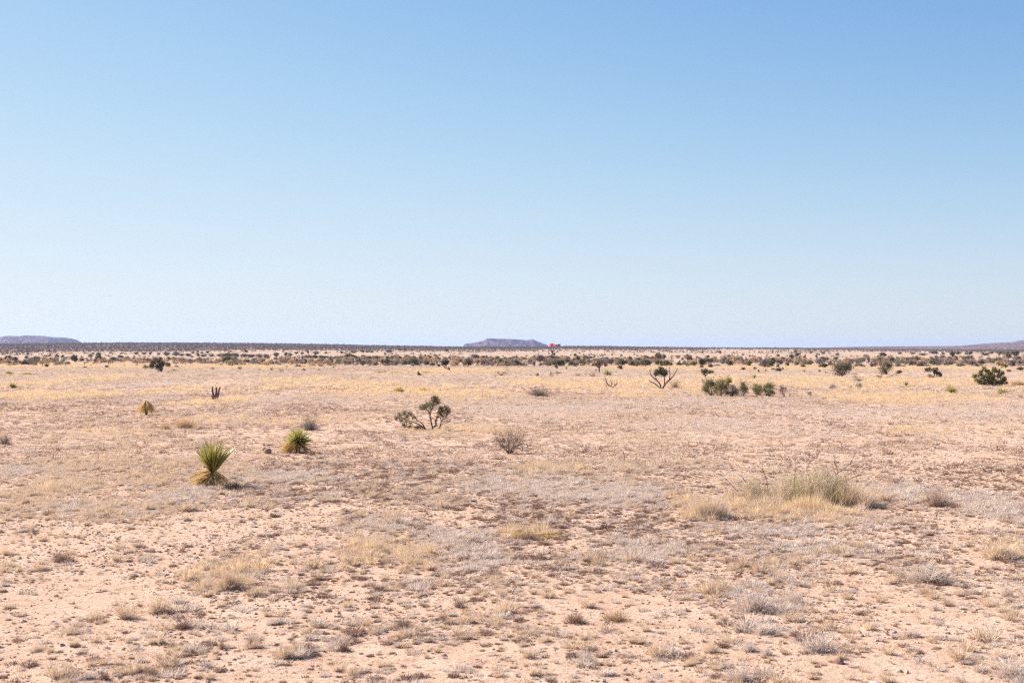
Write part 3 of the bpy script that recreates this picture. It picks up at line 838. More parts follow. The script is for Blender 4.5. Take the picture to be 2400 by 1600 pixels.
ZONES = [(0, 180, 'below the purple hill'), (180, 330, 'behind the leftmost fence posts'), (330, 620, 'behind the cholla'), (620, 900, 'behind the fence end'),
         (900, 1086, 'left of the mesa'), (1086, 1290, 'under the mesa'), (1290, 1500, 'right of the house'), (1500, 1720, 'behind the forked tree'), (1720, 1940, 'behind the thicket'),
         (1940, 2120, 'behind the olive pair'), (2120, 2280, 'behind the ragged shrub'), (2280, 2420, 'behind the big bush')]
ORD = ['leftmost', 'second', 'third', 'fourth', 'fifth', 'sixth', 'seventh', 'eighth', 'ninth', 'tenth', 'eleventh', 'twelfth', 'thirteenth', 'fourteenth', 'fifteenth', 'sixteenth', 'seventeenth', 'eighteenth']
belt = []
for sl, txt in BELT.items():
    for tok in txt.split():
        u, v, w, h, kd = tok.split(',')
        u, v, w, h = float(u), float(v), float(w), float(h)
        belt.append([sl * 300 + u / 7.84, 780 + v / 7.84, w / 7.84, h / 7.84, kd])
belt.sort()
def size_word(w, h):
    return 'tall' if h > 0.85 * w else ('low' if h < 0.45 * w else 'rounded')
def depth_word(py):
    return 'by the fence' if py > 854.5 else ('in the belt' if py > 841 else 'up the slope')
seen = {}
rows = []
for px, py, w, h, kd in belt:
    zn = [z for a, b, z in ZONES if a <= px < b]
    key = (size_word(w, h), KIND_WORDS[kd], depth_word(py), zn[0] if zn else ZONES[-1][2])
    seen.setdefault(key, 0); seen[key] += 1
    rows.append((key, seen[key]))
cnt = {}
for i, ((px, py, w, h, kd), (key, order)) in enumerate(zip(belt, rows)):
    X, Y, Z = ground(px, py)
    kx = Y / F
    lst = FAR[kd]
    proto = lst[int(rng.integers(len(lst)))]
    if kd == 't':
        o = obj('small_tree', None, loc=(X, Y, Z - 0.05))
        obj('crown', proto[0], o); obj('trunk', proto[1], o)
    else:
        o = obj(KIND_NAME[kd], proto, loc=(X, Y, Z - 0.05))
    o.scale = (w * kx * 1.35, w * kx * rng.uniform(0.9, 1.2), h * kx * 1.3)
    o.rotation_euler = (0, 0, rng.uniform(0, 6.28))
    if rng.uniform() < 0.5:
        o.rotation_euler = (0, 0, math.pi * round(rng.uniform(0, 1)) + rng.normal(0, 0.3))
    sw, kw, dw, zw = key
    tot = seen[key]
    head = '%s %s' % (sw, kw)
    if tot > 1:
        head = ('%s of %s %ss' % (ORD[min(order - 1, 17)], sw, kw)) if order == 1 else '%s %s from left' % (ORD[min(order - 1, 17)], head)
    lab = '%s %s, %s' % (head, dw, zw)
    tag(o, lab, 'tree' if kd == 't' else 'shrub', 'shrubs scattered beyond the fence line')

X, Y = sample(365, 900, 0.05)
pxx = 1200 + F * X / Y
dens = np.interp(Y, [365, 420, 560, 640, 900], [0.5, 0.9, 0.5, 0.15, 0.1]) * (0.15 + 1.1 * sst(0.42, 0.62, fbm(X / 14, Y / 40, 83, 3))) * np.interp(pxx, [0, 600, 900, 1500, 2400], [0.35, 0.6, 1, 0.9, 1])
k = rng.uniform(size=len(X)) < dens
X, Y = X[k], Y[k]
ug_c = proto_coll('undergrowth', [normed(leafy_mb(240 + q, clumps=8, per=14, ls=0.10, stems=False, lift=0.2)).mesh('undergrowth', [M[mm]]) for q, mm in enumerate(('brush', 'browntuft', 'rust', 'olive'))])
scatter('belt_undergrowth', 'low brown undergrowth between the shrubs of the far brush belt', ug_c, X, Y, rng.uniform(0.9, 2.8, len(X)), rng.integers(0, 4, len(X)), zs=rng.uniform(0.4, 0.8, len(X)))

# small yuccas standing on the skyline
def sky_yucca(s):
    r = np.random.default_rng(s); mb = MB()
    tube(mb, [(0, 0, -0.02), (0.02, 0, 0.6)], [0.09, 0.07], 5, 1)
    p = r.normal(size=(60, 3)) * np.array([0.16, 0.16, 0.13]) + np.array([0, 0, 0.72])
    leaves(mb, p, 0.12, 0.35, 0, r)
    return normed(mb).mesh('skyline_yucca', [M['darkolive'], M['wood']])
sy = [sky_yucca(i) for i in range(2)]
for i, (px, top, lab) in enumerate([(1562, 810, 'leftmost of the tiny yuccas standing on the skyline right of the house'), (1570, 811, 'second tiny skyline yucca, close beside the leftmost'), (1580, 810.2, 'third tiny yucca on the skyline, slim'),
        (1607, 809.8, 'stoutest tiny yucca standing dark on the skyline'), (1615, 811.4, 'short tiny yucca right beside the stoutest skyline one'), (1640, 811.6, 'faint tiny yucca alone between two taller skyline ones'), (1675, 811.0, 'rightmost tiny yucca standing on the skyline')]):
    Yd = 2570.0; X = (px - 1200) * Yd / F; Z = float(height(X, Yd))
    ztop = EYE + (HOR - top) * Yd / F
    o = obj('yucca', sy[i % 2], loc=(X, Yd, Z)); hh = max(ztop - Z, 2.2)
    o.scale = (hh * 0.55, hh * 0.55, hh); o.rotation_euler = (0, 0, i)
    tag(o, lab, 'yucca', 'tiny yuccas on the skyline')

# far brush carpeting the skyline ridge: nobody could count it
FB = [normed(leafy_mb(200 + s, clumps=6, per=9, ls=0.13, stems=False, lift=0.2)).mesh('brush', [M['farbrush']]) for s in range(4)] + \
     [normed(leafy_mb(220 + s, clumps=6, per=9, ls=0.13, stems=False, lift=0.2)).mesh('brush', [M['brush']]) for s in range(2)]
fb_c = proto_coll('far_bush', FB)
X, Y = sample(880, 2750, 0.022)
px = 1200 + F * X / Y
row = HOR + F * (EYE - height(X, Y)) / Y
edge = np.interp(px, [0, 200, 400, 600, 800, 950, 1100, 1250, 1350, 1500, 1700, 1900, 2400], [826, 824, 825, 821, 822, 823, 824, 822.5, 821, 819.5, 817.5, 819, 824])
nzv = fbm(X / 60, Y / 130, 71, 4)
dens = 0.30 * sst(0.44, 0.62, nzv) + sst(2.5, -2.5, row - edge + 14 * (nzv - 0.5))
dens = np.where(row - edge > 9, dens * 0.6, dens)
k = rng.uniform(size=len(X)) < dens
X, Y = X[k], Y[k]
scatter('far_brush', 'reddish brown desert brush covering the far ridge under the skyline', fb_c, X, Y, np.clip(rng.lognormal(0.55, 0.35, len(X)), 0.8, 4.0), rng.integers(0, 6, len(X)), zs=rng.uniform(0.4, 0.75, len(X)))

# ------------------------------------------------------------------ pink house on the ridge
def box(mb, x0, x1, y0, y1, z0, z1, m=0):
    v = [(x, y, z) for z in (z0, z1) for y in (y0, y1) for x in (x0, x1)]
    mb.add(v, [(0, 2, 3, 1), (4, 5, 7, 6), (0, 1, 5, 4), (2, 6, 7, 3), (0, 4, 6, 2), (1, 3, 7, 5)], None, m)
M['pink'] = rock_mat('pink_stucco', (0.33, 0.003, 0.028), (0.38, 0.004, 0.035), 0.4, 0.1)
M['maroon'] = rock_mat('maroon_stucco', (0.22, 0.02, 0.05), (0.30, 0.03, 0.07), 0.4, 0.1)
M['white'] = rock_mat('white_paint', (0.78, 0.78, 0.78), (0.82, 0.82, 0.82), 2, 0.05)
M['dark'] = rock_mat('dark_glass', (0.04, 0.035, 0.05), (0.06, 0.05, 0.07), 2, 0.05)
HX, HY, HZ = ground(1300, 813.5)
HY = 2480.0; HX = (1300 - 1200) * HY / F; HZ = float(height(HX, HY))
house = thing('house', 'bright pink flat roofed house alone on the skyline right of the mesa', 'house', (HX - 12 * HY / F, HY, HZ), R(-58))
s = HY / F
ca, sa = math.cos(R(58)), math.sin(R(58))
zb = -1.5; zt = lambda py: EYE + (HOR - py) * HY / F - HZ
fl = lambda px_: (px_ - 1288) * s / ca          # along the sunlit long wall
WD = 6.0 * s / sa                               # depth of the shaded end
b = MB(); box(b, 0, fl(1294.6), 0, WD, zb, zt(804.6)); obj('tower_block', b.mesh('tower_block', [M['pink']]), house)
b = MB(); box(b, fl(1294.6), fl(1306), 0.25, WD - 0.2, zb, zt(807.0)); obj('wall', b.mesh('wall', [M['pink']]), house)
b = MB(); box(b, fl(1294.6), fl(1305.9), 0.1, WD - 0.1, zt(807.0), zt(806.4)); obj('roof', b.mesh('roof', [M['white']]), house)
b = MB(); x1 = fl(1306); x2 = x1 + 1.2
box(b, x1, x2, 0, WD * 0.28, zb, zt(806.3)); box(b, x1, x2, WD * 0.68, WD, zb, zt(806.3))
box(b, x1, x2 - 0.02, WD * 0.28, WD * 0.68, zt(808.9), zt(806.32)); box(b, x1, x2 - 0.02, WD * 0.28, WD * 0.68, zb, zt(811.6))
obj('side_wing', b.mesh('side_wing', [M['pink']]), house)
b = MB(); box(b, x1 + 0.3, x1 + 0.5, WD * 0.28, WD * 0.68, zt(811.6), zt(808.9)); obj('window', b.mesh('window', [M['white']]), house)
for x0_, x1_, ya, yb_ in ((1295.5, 1298.2, 809.0, 807.8), (1302.6, 1304.6, 808.8, 807.8)):
    b = MB(); box(b, fl(x0_), fl(x1_), 0.15, 0.3, zt(ya), zt(yb_)); obj('window', b.mesh('window', [M['dark']]), house)

# ------------------------------------------------------------------ wire fence
POSTS = [(100, 860.0, 12.6), (153.7, 860.8, 11), (197.7, 860.2, 10.5), (253.8, 860.8, 12), (290.8, 860.2, 11.5), (322, 859.4, 10.5), (358, 859.2, 10), (397, 858.8, 10), (435, 858.2, 9.5), (480, 858.0, 9.5), (506, 857.6, 9.5),
         (545, 857.4, 9.5), (582.5, 857.2, 9.5), (625, 857.0, 9), (665.7, 857.0, 9), (683.5, 856.8, 9.5), (726, 857, 9), (768, 857, 9), (809, 857.2, 9), (828, 857.4, 9.5), (852, 857.6, 9), (892, 857.8, 9), (938, 858.2, 9), (983.5, 858.6, 9), (1030, 859, 8.5)]
fx, fy, fz = ground(560, 857.4)
fence = thing('wire_fence', 'thin wire fence on dark posts crossing the plain before the brush belt', 'fence', (fx, fy, fz))
tops = []
for px, py, h in POSTS:
    X, Y, Z = ground(px, py)
    hh = h * Y / F * 1.05
    b = MB(); rr = 0.085 if px < 110 else 0.055
    tube(b, [(0, 0, -0.3), (0.01, 0, hh * 0.5), (rng.normal(0, 0.03), 0, hh)], [rr, rr * 0.95, rr * 0.85], 6)
    p = obj('post', b.mesh('post', [M['post']]), fence); p.location = (X - fx, Y - fy, Z - fz)
    tops.append((X - fx, Y - fy, Z - fz, hh))
for f_ in (0.4, 0.65, 0.9):
    b = MB()
    pts = np.array([(x, y - 0.08, z + hh * f_) for x, y, z, hh in tops])
    tube(b, pts, 0.009, 3)
    obj('wire', b.mesh('wire', [M['wire']]), fence)

# ------------------------------------------------------------------ plants placed one by one
def place(px, py):
    X, Y, Z = ground(px, py)
    return (X, Y, Z - 0.02), Y / F

def shrub(px, py, w, h, label, kind='olive', seed=1, clumps=10, per=110, ls=0.035, cat='shrub', name='shrub', lift=0.18, group=None):
    loc, k = place(px, py)
    t = thing(name, label, cat, loc, 0, (w * k, w * k, h * k), group)
    c, wd = MB(), MB()
    leafy_mb(seed, 0, 0, clumps, per, ls, True, lift, crown=c, wood=wd)
    if name == 'shrub':
        twig_mb(seed + 500, 4, 1, 0.010, 0.34, 0.4, 0.7, wd)
    n1 = MB(); n1.V = c.V + wd.V; V = np.concatenate(n1.V)
    sw = np.percentile(np.abs(V[:, :2]), 99.3) * 2; sh = np.percentile(V[:, 2], 99.5)
    for b in (c, wd):
        b.V = [v * np.array([1 / sw, 1 / sw, 1 / sh]) for v in b.V]
    obj('crown', c.mesh('crown', [M[kind]]), t); obj('stems', wd.mesh('stems', [M['wood']]), t)
    return t

def twigbush(px, py, w, h, label, mat='wood', seed=1, n=10, depth=3, rad=0.009, fuzz=0, fmat='lav', name='bare_bush', group=None, lean=0.85, cat='bush'):
    loc, k = place(px, py)
    t = thing(name, label, cat, loc, 0, (w * k * 1.3, w * k * 1.15, h * k * 1.18), group)
    b = MB(); twig_mb(seed, n, depth, rad, 0.36, 0.5, lean, b)
    normed(b)
    obj('branches', b.mesh('branches', [M[mat]]), t)
    if fuzz:
        f = MB(); fuzz_dome_mb(seed + 7, fuzz, 0.009, f); normed(f)
        f.V = [v * np.array([0.93, 0.93, 0.88]) for v in f.V]
        obj('twigs', f.mesh('twigs', [M[fmat]]), t)
    return t

def dome(px, py, w, h, label, mat='straw', seed=1, n=420, wd=0.013, name='grass_clump', cat='grass clump', th1=88, group=None):
    loc, k = place(px, py)
    b = MB(); fuzz_dome_mb(seed, n, wd, b, th1=th1); normed(b)
    o = obj(name, b.mesh(name, [M[mat]]), loc=loc); o.scale = (w * k, w * k, h * k)
    return tag(o, label, cat, group)

def yucca(px, base, w, h, label, seed=1, n=260, trunk=0.0, skirt=80, blade_w=0.02, up=0.0, th1=80, skirt_r=0.75, name='yucca', dead=False, cz=None, group=None):
    """rosette of stiff blades on a trunk with a skirt of dead leaves; w, h in photo pixels"""
    loc, k = place(px, base)
    W, H = w * k, h * k
    r = np.random.default_rng(seed)
    t = thing(name, label, 'yucca', loc, 0, (1, 1, 1), group)
    t.rotation_euler = (r.normal(0, 0.06), r.normal(0.03, 0.06), 0)
    hz = H * trunk
    if not dead:
        b = MB()
        ph = r.uniform(0, 6.283, n); th = np.arccos(1 - (1 - math.cos(R(th1))) * r.uniform(0, 1, n))
        d = np.stack([np.sin(th) * np.cos(ph), np.sin(th) * np.sin(ph), np.cos(th)], 1)
        Lmax_side = 0.5 * W / max(math.sin(min(R(th1), 1.57)), 0.4); Lmax_up = (H - hz) * 1.02
        L = (Lmax_up * np.cos(th) ** 2 + Lmax_side * np.sin(th) ** 2) * r.uniform(0.82, 1.12, n)
        L *= np.where(r.uniform(size=n) < 0.12, r.uniform(0.45, 0.8, n), 1) * (1 + 0.14 * np.sin(ph * 2 + seed) + 0.08 * np.sin(ph * 3 + 2 * seed))
        base_p = r.normal(size=(n, 3)) * 0.02 * W + np.array([0, 0, hz])
        strips(b, base_p, d, L, blade_w * r.uniform(0.8, 1.2, n), r.uniform(0, 0.05, n), 3, 0, r=r)
        obj('green_blades', b.mesh('green_blades', [M['yucca']]), t)
    if skirt:
        b = MB()
        ph = np.where(r.uniform(size=skirt) < 0.45, r.uniform(0, 6.283, skirt), r.normal(math.pi * 1.08, 0.55, skirt)) if not dead else r.uniform(0, 6.283, skirt)
        if not dead and skirt > 100:
            k_ = skirt // 14
            p3 = r.uniform(0, 6.283, k_); t3 = R(62) + R(45) * r.uniform(0, 1, k_)
            strips(b, r.normal(size=(k_, 3)) * 0.02 * W + np.array([0, 0, hz]), np.stack([np.sin(t3) * np.cos(p3), np.sin(t3) * np.sin(p3), np.cos(t3)], 1), W * 0.55 * r.uniform(0.5, 1.1, k_), blade_w * 0.7 * np.ones(k_), r.uniform(0, 0.35, k_), 3, 0, r=r)
        th = R(95) + R(48) * r.uniform(0, 1, skirt) if not dead else R(118) + R(38) * r.uniform(0, 1, skirt)
        d = np.stack([np.sin(th) * np.cos(ph), np.sin(th) * np.sin(ph), np.cos(th)], 1)
        z0 = hz * r.uniform(0.75, 1.08, skirt) if not dead else H * (1 - 0.25 * r.uniform(0, 1, skirt) ** 2)
        L = np.minimum(skirt_r * W * 0.5 * r.uniform(0.7, 1.1, skirt) / np.maximum(np.sin(th), 0.3), np.where(np.cos(th) < -0.1, (z0 + 0.02) / np.maximum(-np.cos(th), 0.1), 99))
        bp_ = np.stack([0.02 * W * np.cos(ph), 0.02 * W * np.sin(ph), z0], 1)
        strips(b, bp_, d, L, blade_w * 1.1 * r.uniform(0.7, 1.2, skirt), r.uniform(0.02, 0.15, skirt), 3, 0, r=r)
        V = np.concatenate(b.V); V[:, 2] = np.maximum(V[:, 2], 0.005); b.V = [V]
        obj('dead_leaves', b.mesh('dead_leaves', [M['yuccadry']]), t)
    if hz > 0 or dead:
        b = MB(); hh = hz if not dead else H * 0.85
        tube(b, [(0, 0, -0.05), (0.01, 0, hh * 0.5), (0, 0, hh * 1.02)], [0.05 * W + 0.02, 0.05 * W + 0.01, 0.035 * W], 7)
        obj('trunk', b.mesh('trunk', [M['deadwood']]), t)
    return t

def px_plant(px, py, lines, blobs, label, name, cat, seed=1, wood='wood', leaf='olive', ls=2.2, per=9.0, depth=0.5, twiggy=True, blobs2=None, leaf2='brush'):
    """a plant laid out from branch lines and foliage clumps measured on the photo; depth is spread around the base"""
    loc, k = place(px, py)
    r = np.random.default_rng(seed)
    t = thing(name, label, cat, loc, 0)
    P = lambda x, y, dy=0.0: np.array([(x - px) * k, dy, (py - y) * k])
    b = MB()
    for pts, r0, r1 in lines:
        dy = 0.0; sl = r.normal(0, depth); out_ = []
        for i, (x, y) in enumerate(pts):
            hgt = (py - y) * k
            out_.append(P(x, y, sl * hgt * 0.5))
        q = [out_[0]]
        for a_, b_ in zip(out_[:-1], out_[1:]):
            mid_ = 0.5 * (a_ + b_) + r.normal(size=3) * np.linalg.norm(b_ - a_) * 0.05
            q += [mid_, b_]
        tube(b, q, np.linspace(r0 * k, r1 * k, len(q)) * (1.35 if not twiggy or wood == 'deadwood' else 1.0), 5)
        if twiggy:
            for j in range(1, len(q)):
                for _ in range(2):
                    dd = (q[j] - q[j - 1]); dd = dd / np.linalg.norm(dd) + r.normal(size=3) * 0.7
                    branch(b, q[j], dd / np.linalg.norm(dd), 7 * k * r.uniform(0.5, 1.2), r1 * k * 0.6, 1, r, 0.6)
    c = MB(); c2 = MB()
    for bl, mbx in ((blobs, c), (blobs2 or [], c2)):
        for x, y, rad in bl:
            cen = P(x, y, r.normal(0, depth) * rad * k * 1.2)
            for _ in range(int(rad * 1.3)):
                dd = unit(r.normal(size=3) + np.array([0, 0, 0.5]))
                branch(b, cen + r.normal(size=3) * rad * k * 0.15, dd, rad * k * r.uniform(0.5, 1.0), 0.45 * k, 1, r, 0.6)
            n = int(per * rad * rad)
            u = unit(r.normal(size=(n, 3))) * (r.uniform(0, 1, n) ** 0.45)[:, None] * rad * k
            u *= (0.55 + 0.9 * fbm(u[:, 0] / (rad * k) * 2.5 + seed, u[:, 2] / (rad * k) * 2.5 + x, seed, 2))[:, None]
            leaves(mbx, cen + u, ls * k * r.uniform(0.5, 1.3, n), 0.45, 0, r)
    obj('branches', b.mesh('branches', [M[wood]]), t)
    if blobs:
        obj('crown', c.mesh('crown', [M[leaf]]), t)
    if blobs2:
        obj('crown', c2.mesh('crown', [M[leaf2]]), t)
    return t

def rock(px, py, w, h, label, mat='rock_red', seed=1, name='rock'):
    loc, k = place(px, py)
    o = obj(name, rock_mesh(mat, seed, 3, 0.3, 1.0), loc=(loc[0], loc[1], loc[2] + h * k * 0.33))
    o.scale = (w * k, w * k * 0.9, h * k * 1.1); o.rotation_euler = (0, 0, seed)
    return tag(o, label, 'rock')

# --- yuccas
yt = yucca(495, 1138, 108, 110, 'tallest green yucca in front, upright fan above a golden skirt', 3, 460, 0.32, 300, 0.026, th1=46, skirt_r=0.95)
yt.rotation_euler = (R(-2), R(3), 0)
yucca(697, 1060, 86, 66, 'round green yucca with golden dead leaves low on its left side', 4, 460, 0.40, 420, 0.028, th1=100, skirt_r=1.05)
yucca(343, 972, 54, 34, 'dead straw coloured yucca slumped like a small thatched hut', 5, 0, 0, 260, 0.03, name='dead_yucca', dead=True, skirt_r=1.0)
yucca(30, 909, 26, 18, 'tiny green yucca alone near the left edge of the photo', 6, 110, 0.12, 24, 0.05, th1=85)
yucca(2230, 921, 36, 24, 'yellow green yucca with a small grey shrub at its left foot', 7, 150, 0.12, 60, 0.045, th1=80)
yucca(2350, 923, 32, 19, 'spiky green yucca in front of the big dark green bush', 8, 150, 0.1, 30, 0.045, th1=86)
yucca(2123, 905, 14, 15, 'slim yellow yucca tuft in the golden grass', 9, 70, 0.1, 30, 0.05, th1=50)
yucca(1424, 880, 22, 18, 'ball shaped green yucca on the open plain below the brush belt', 10, 200, 0.1, 40, 0.07, th1=95)
yucca(1259, 882, 10, 12, 'small upright green yucca under the mesa', 11, 70, 0.1, 10, 0.07, th1=60)
yucca(1706, 906, 24, 30, 'bright lime green yucca rising out of the dark shrub thicket', 12, 260, 0.35, 30, 0.05, th1=90)
yucca(1769, 888, 10, 14, 'little dark green yucca stub right of the lime yucca', 13, 60, 0.3, 20, 0.06, th1=60)
yucca(902, 873, 9, 6, 'little round green yucca in the ochre grass band', 14, 60, 0.05, 0, 0.08, th1=85)
yucca(958, 874, 5, 6, 'smallest green yucca at the right of the ochre grass band', 15, 40, 0.05, 0, 0.08, th1=70)
yucca(1886, 873, 10, 9, 'small leaning green yucca beside low dark scraps', 16, 60, 0.1, 10, 0.08, th1=70)
yucca(1327, 866, 8, 10, 'short yucca with pale trunk before the brush belt', 17, 60, 0.35, 20, 0.08, th1=70)
yucca(781, 862, 7, 7, 'tiny dark yucca just in front of the fence', 18, 50, 0.1, 0, 0.08, th1=75)

dome(546, 1150, 74, 30, 'dead clump coloured dark as the shadow trailing right from the tallest yucca', 'deadwood', 301, 420, 0.014)  # dead debris, placed and darkened to stand for the yucca's cast shadow
dome(735, 1066, 40, 14, 'dead scraps coloured dark as shadow at the right foot of the round green yucca', 'browntuft', 302, 300, 0.016)  # scraps added where this yucca's shade falls, their dark colour carries the shadow
# --- tree group in the middle
px_plant(1012, 1008, [([(1013, 1008), (1012, 995), (1009, 980), (1008, 968)], 1.9, 1.4), ([(1008, 968), (1001, 958), (990, 948)], 1.3, 0.6), ([(1008, 968), (1013, 955), (1018, 942), (1022, 931)], 1.3, 0.5), ([(1003, 961), (985, 956)], 0.8, 0.4), ([(1016, 946), (1030, 943)], 0.8, 0.4)],
         [(995, 952, 10), (1003, 948, 9), (988, 955, 7), (1016, 940, 12), (1022, 934, 9), (1028, 942, 8), (1012, 950, 8), (1018, 930, 6), (1010, 958, 5)],
         'slender open desert tree standing tallest of the middle tree group', 'desert_tree', 'tree', 21, per=3.3, ls=1.35, leaf='thicket')
px_plant(1030, 1008, [([(1029, 1008), (1032, 996), (1034, 986)], 1.6, 1.2), ([(1034, 986), (1043, 979), (1048, 966)], 1.2, 0.5), ([(1034, 986), (1031, 974), (1034, 962)], 1.1, 0.5), ([(1040, 981), (1050, 979)], 0.7, 0.4)],
         [(1036, 964, 10), (1045, 958, 10), (1029, 966, 7), (1051, 962, 7), (1034, 955, 6), (1046, 970, 7), (1036, 974, 6), (1031, 956, 5)],
         'shorter bushy desert tree at the right of the middle tree group', 'desert_tree', 'tree', 22, per=3.3, ls=1.35, leaf='thicket')
px_plant(1000, 1008, [([(1000, 1007), (990, 992), (978, 984), (962, 966)], 1.8, 0.6), ([(998, 1006), (985, 996), (968, 988), (945, 980), (926, 978)], 1.8, 0.5), ([(978, 985), (966, 975), (955, 966)], 1.0, 0.5), ([(985, 1000), (965, 998), (945, 994)], 1.0, 0.5)],
         [(937, 972, 8), (947, 967, 8), (962, 968, 8), (955, 976, 7), (930, 980, 7), (941, 984, 7), (952, 988, 6), (948, 996, 8), (960, 1000, 7), (968, 978, 5), (962, 990, 6)],
         'dark bush sprawling low to the left from the middle tree group', 'sprawling_bush', 'bush', 23, per=3.3, ls=1.35, leaf='thicket', blobs2=[(982, 1001, 9), (974, 1004, 7), (992, 1006, 6)], leaf2='brush')
px_plant(1018, 1004, [([(1012, 1003), (1022, 995), (1020, 985), (1025, 975)], 2.0, 1.0)], [(1022, 984, 4), (1026, 976, 4)], 'short crooked dark stem between the two middle trees', 'crooked_stump', 'dead stump', 24, wood='deadwood', per=3)

# --- forked dead tree with one leafy ball, and other dead wood
px_plant(1550, 913, [([(1550, 913), (1545, 908), (1534, 898), (1520, 890)], 1.5, 0.7), ([(1549, 908), (1545, 896), (1534, 886), (1526, 876), (1525, 866)], 1.5, 0.6), ([(1551, 911), (1559, 899), (1568, 890), (1577, 880), (1586, 862)], 1.8, 0.7),
                     ([(1557, 902), (1558, 888), (1561, 872)], 1.3, 0.6), ([(1568, 890), (1570, 876), (1568, 858)], 1.0, 0.4), ([(1576, 882), (1582, 872)], 0.7, 0.3), ([(1540, 892), (1535, 882)], 0.8, 0.4)],
         [(1540, 871, 9), (1550, 868, 9), (1558, 871, 8), (1547, 874, 8), (1555, 876, 7), (1536, 875, 6), (1561, 876, 5), (1548, 862, 5)], 'forked bare dead tree holding one dark leafy ball', 'forked_tree', 'tree', 31, wood='deadwood', leaf='darkolive', per=3.6, ls=1.7, twiggy=False)
px_plant(505, 940, [([(505, 941), (499, 926), (496, 906)], 2.6, 1.4), ([(505, 938), (506, 922), (506, 907)], 2.2, 1.5), ([(506, 936), (512, 922), (517, 906)], 2.8, 1.3), ([(502, 938), (495, 926)], 1.2, 0.8), ([(507, 934), (513, 942)], 1.3, 0.6), ([(503, 934), (497, 942)], 1.3, 0.6)],
         [], 'bare three pronged dead stump on the left plain', 'dead_stump', 'stump', 32, wood='deadwood', twiggy=False)
px_plant(1432, 909, [([(1440, 910), (1428, 904), (1421, 894), (1419, 886)], 1.4, 0.6), ([(1436, 909), (1440, 902), (1446, 898)], 1.3, 0.6), ([(1434, 910), (1426, 908), (1419, 900)], 1.0, 0.4), ([(1433, 907), (1434, 898), (1431, 890)], 0.8, 0.4)],
         [], 'low bare dead branches left of the forked dead tree', 'dead_branches', 'dead branches', 33, wood='deadwood', depth=0.9)
px_plant(1176, 880, [([(1180, 880), (1170, 877), (1167, 872)], 1.1, 0.6), ([(1176, 880), (1180, 874), (1185, 870)], 1.0, 0.5), ([(1178, 880), (1186, 877)], 0.9, 0.4)], [], 'small dark dead branches lying left of the mesa foot', 'dead_branches', 'dead branches', 34, wood='deadwood', depth=0.9)
px_plant(980, 879, [([(983, 879), (979, 870)], 3.0, 1.0), ([(984, 879), (987, 876)], 2.0, 1.0), ([(981, 879), (978, 874)], 2.5, 1.0)], [], 'short pointed dark stump on the plain under the belt', 'dead_stump', 'stump', 35, wood='deadwood', twiggy=False)
px_plant(1405, 872, [([(1405, 873), (1404, 862), (1402, 852)], 1.6, 0.9), ([(1404, 862), (1411, 854), (1413, 846)], 1.2, 0.6), ([(1403, 862), (1396, 855)], 1.0, 0.6)], [(1403, 852, 6), (1411, 848, 5), (1396, 853, 4)], 'dark spindly dead topped tree left of the ball yucca', 'small_tree', 'tree', 36, wood='deadwood', leaf='brush', per=4)
px_plant(1825, 870, [([(1829, 870), (1826, 866), (1820, 869)], 1.2, 0.7), ([(1823, 870), (1824, 865), (1830, 863)], 1.2, 0.6), ([(1826, 870), (1831, 866)], 1.0, 0.5)], [(1826, 866, 4)], 'dark fallen dead bush below the belt, before the lavender bush', 'dead_branches', 'dead branches', 37, wood='deadwood', leaf='brush', per=4)

# --- many-lobed cholla at the left
px_plant(377, 872, [([(378, 873), (377, 864), (375, 858)], 3.0, 2.0), ([(376, 866), (370, 858), (362, 850)], 1.6, 1.0), ([(374, 868), (366, 864)], 1.2, 0.8)],
         [(375, 856, 8), (380, 852, 7), (370, 858, 6), (377, 864, 4), (358, 855, 7), (354, 858, 5), (359, 848, 6), (371, 845, 8), (375, 840, 5), (363, 842, 5)], 'lone many lobed cholla tree standing before the left fence', 'cholla_tree', 'tree', 41, leaf='olive', per=4.0, ls=2.2)
shrub(341, 865, 19, 12, 'round dark olive shrub left of the many lobed cholla', 'darkolive', 42, 10)
shrub(394, 861, 14, 11, 'ragged dark shrub right of the many lobed cholla', 'darkolive', 43, 7)
shrub(497, 866, 13, 7, 'small dark shrub with a low left lobe above the stump', 'darkolive', 44, 7)
shrub(563, 867, 14, 9, 'compact two lobed dark shrub alone on golden grass', 'darkolive', 45, 8)
shrub(545, 866, 6, 4, 'tiny brown shrub left of the compact two lobed one', 'brush', 46, 5, 60)
shrub(609, 868, 8, 6, 'small dark shrub with a pale stub at its left', 'darkolive', 47, 6, 60)
shrub(638, 869, 12, 8, 'dark dome shrub with a yellow sprig standing on top', 'brush', 48, 8)
shrub(638.5, 863, 4, 6, 'yellow green sprig growing from the dark dome shrub', 'green', 148, 4, 40, name='sprig')
shrub(660, 872, 19, 8, 'low straggly olive shrub right of the dome with the sprig', 'olive', 49, 8, 60)
shrub(713, 869, 13, 7, 'dark brown shrub with a lone branch at its top right', 'brush', 50, 8)
shrub(747, 870, 11, 7, 'dark pointed shrub, rightmost of the row below the fence', 'darkolive', 51, 7)
shrub(847, 873, 4, 5, 'tiny dark shrub left of the ochre grass band', 'darkolive', 52, 4, 40)
shrub(1158, 883, 14, 6, 'low brown shrub left of two small olive tufts', 'brush', 53, 6, 60)
shrub(1208, 886, 9, 7, 'small green shrub on the plain below the mesa cliff', 'olive', 54, 5, 60)
shrub(1244, 880, 9, 4, 'flat dark green scrap left of the upright small yucca', 'olive', 55, 5, 50)
shrub(1270, 884, 6, 7, 'little brown tuft right of the upright small yucca', 'brush', 56, 5, 50)
shrub(1292, 884, 11, 14, 'dark narrow shrub beside the low twiggy row', 'olive', 57, 7, 70)
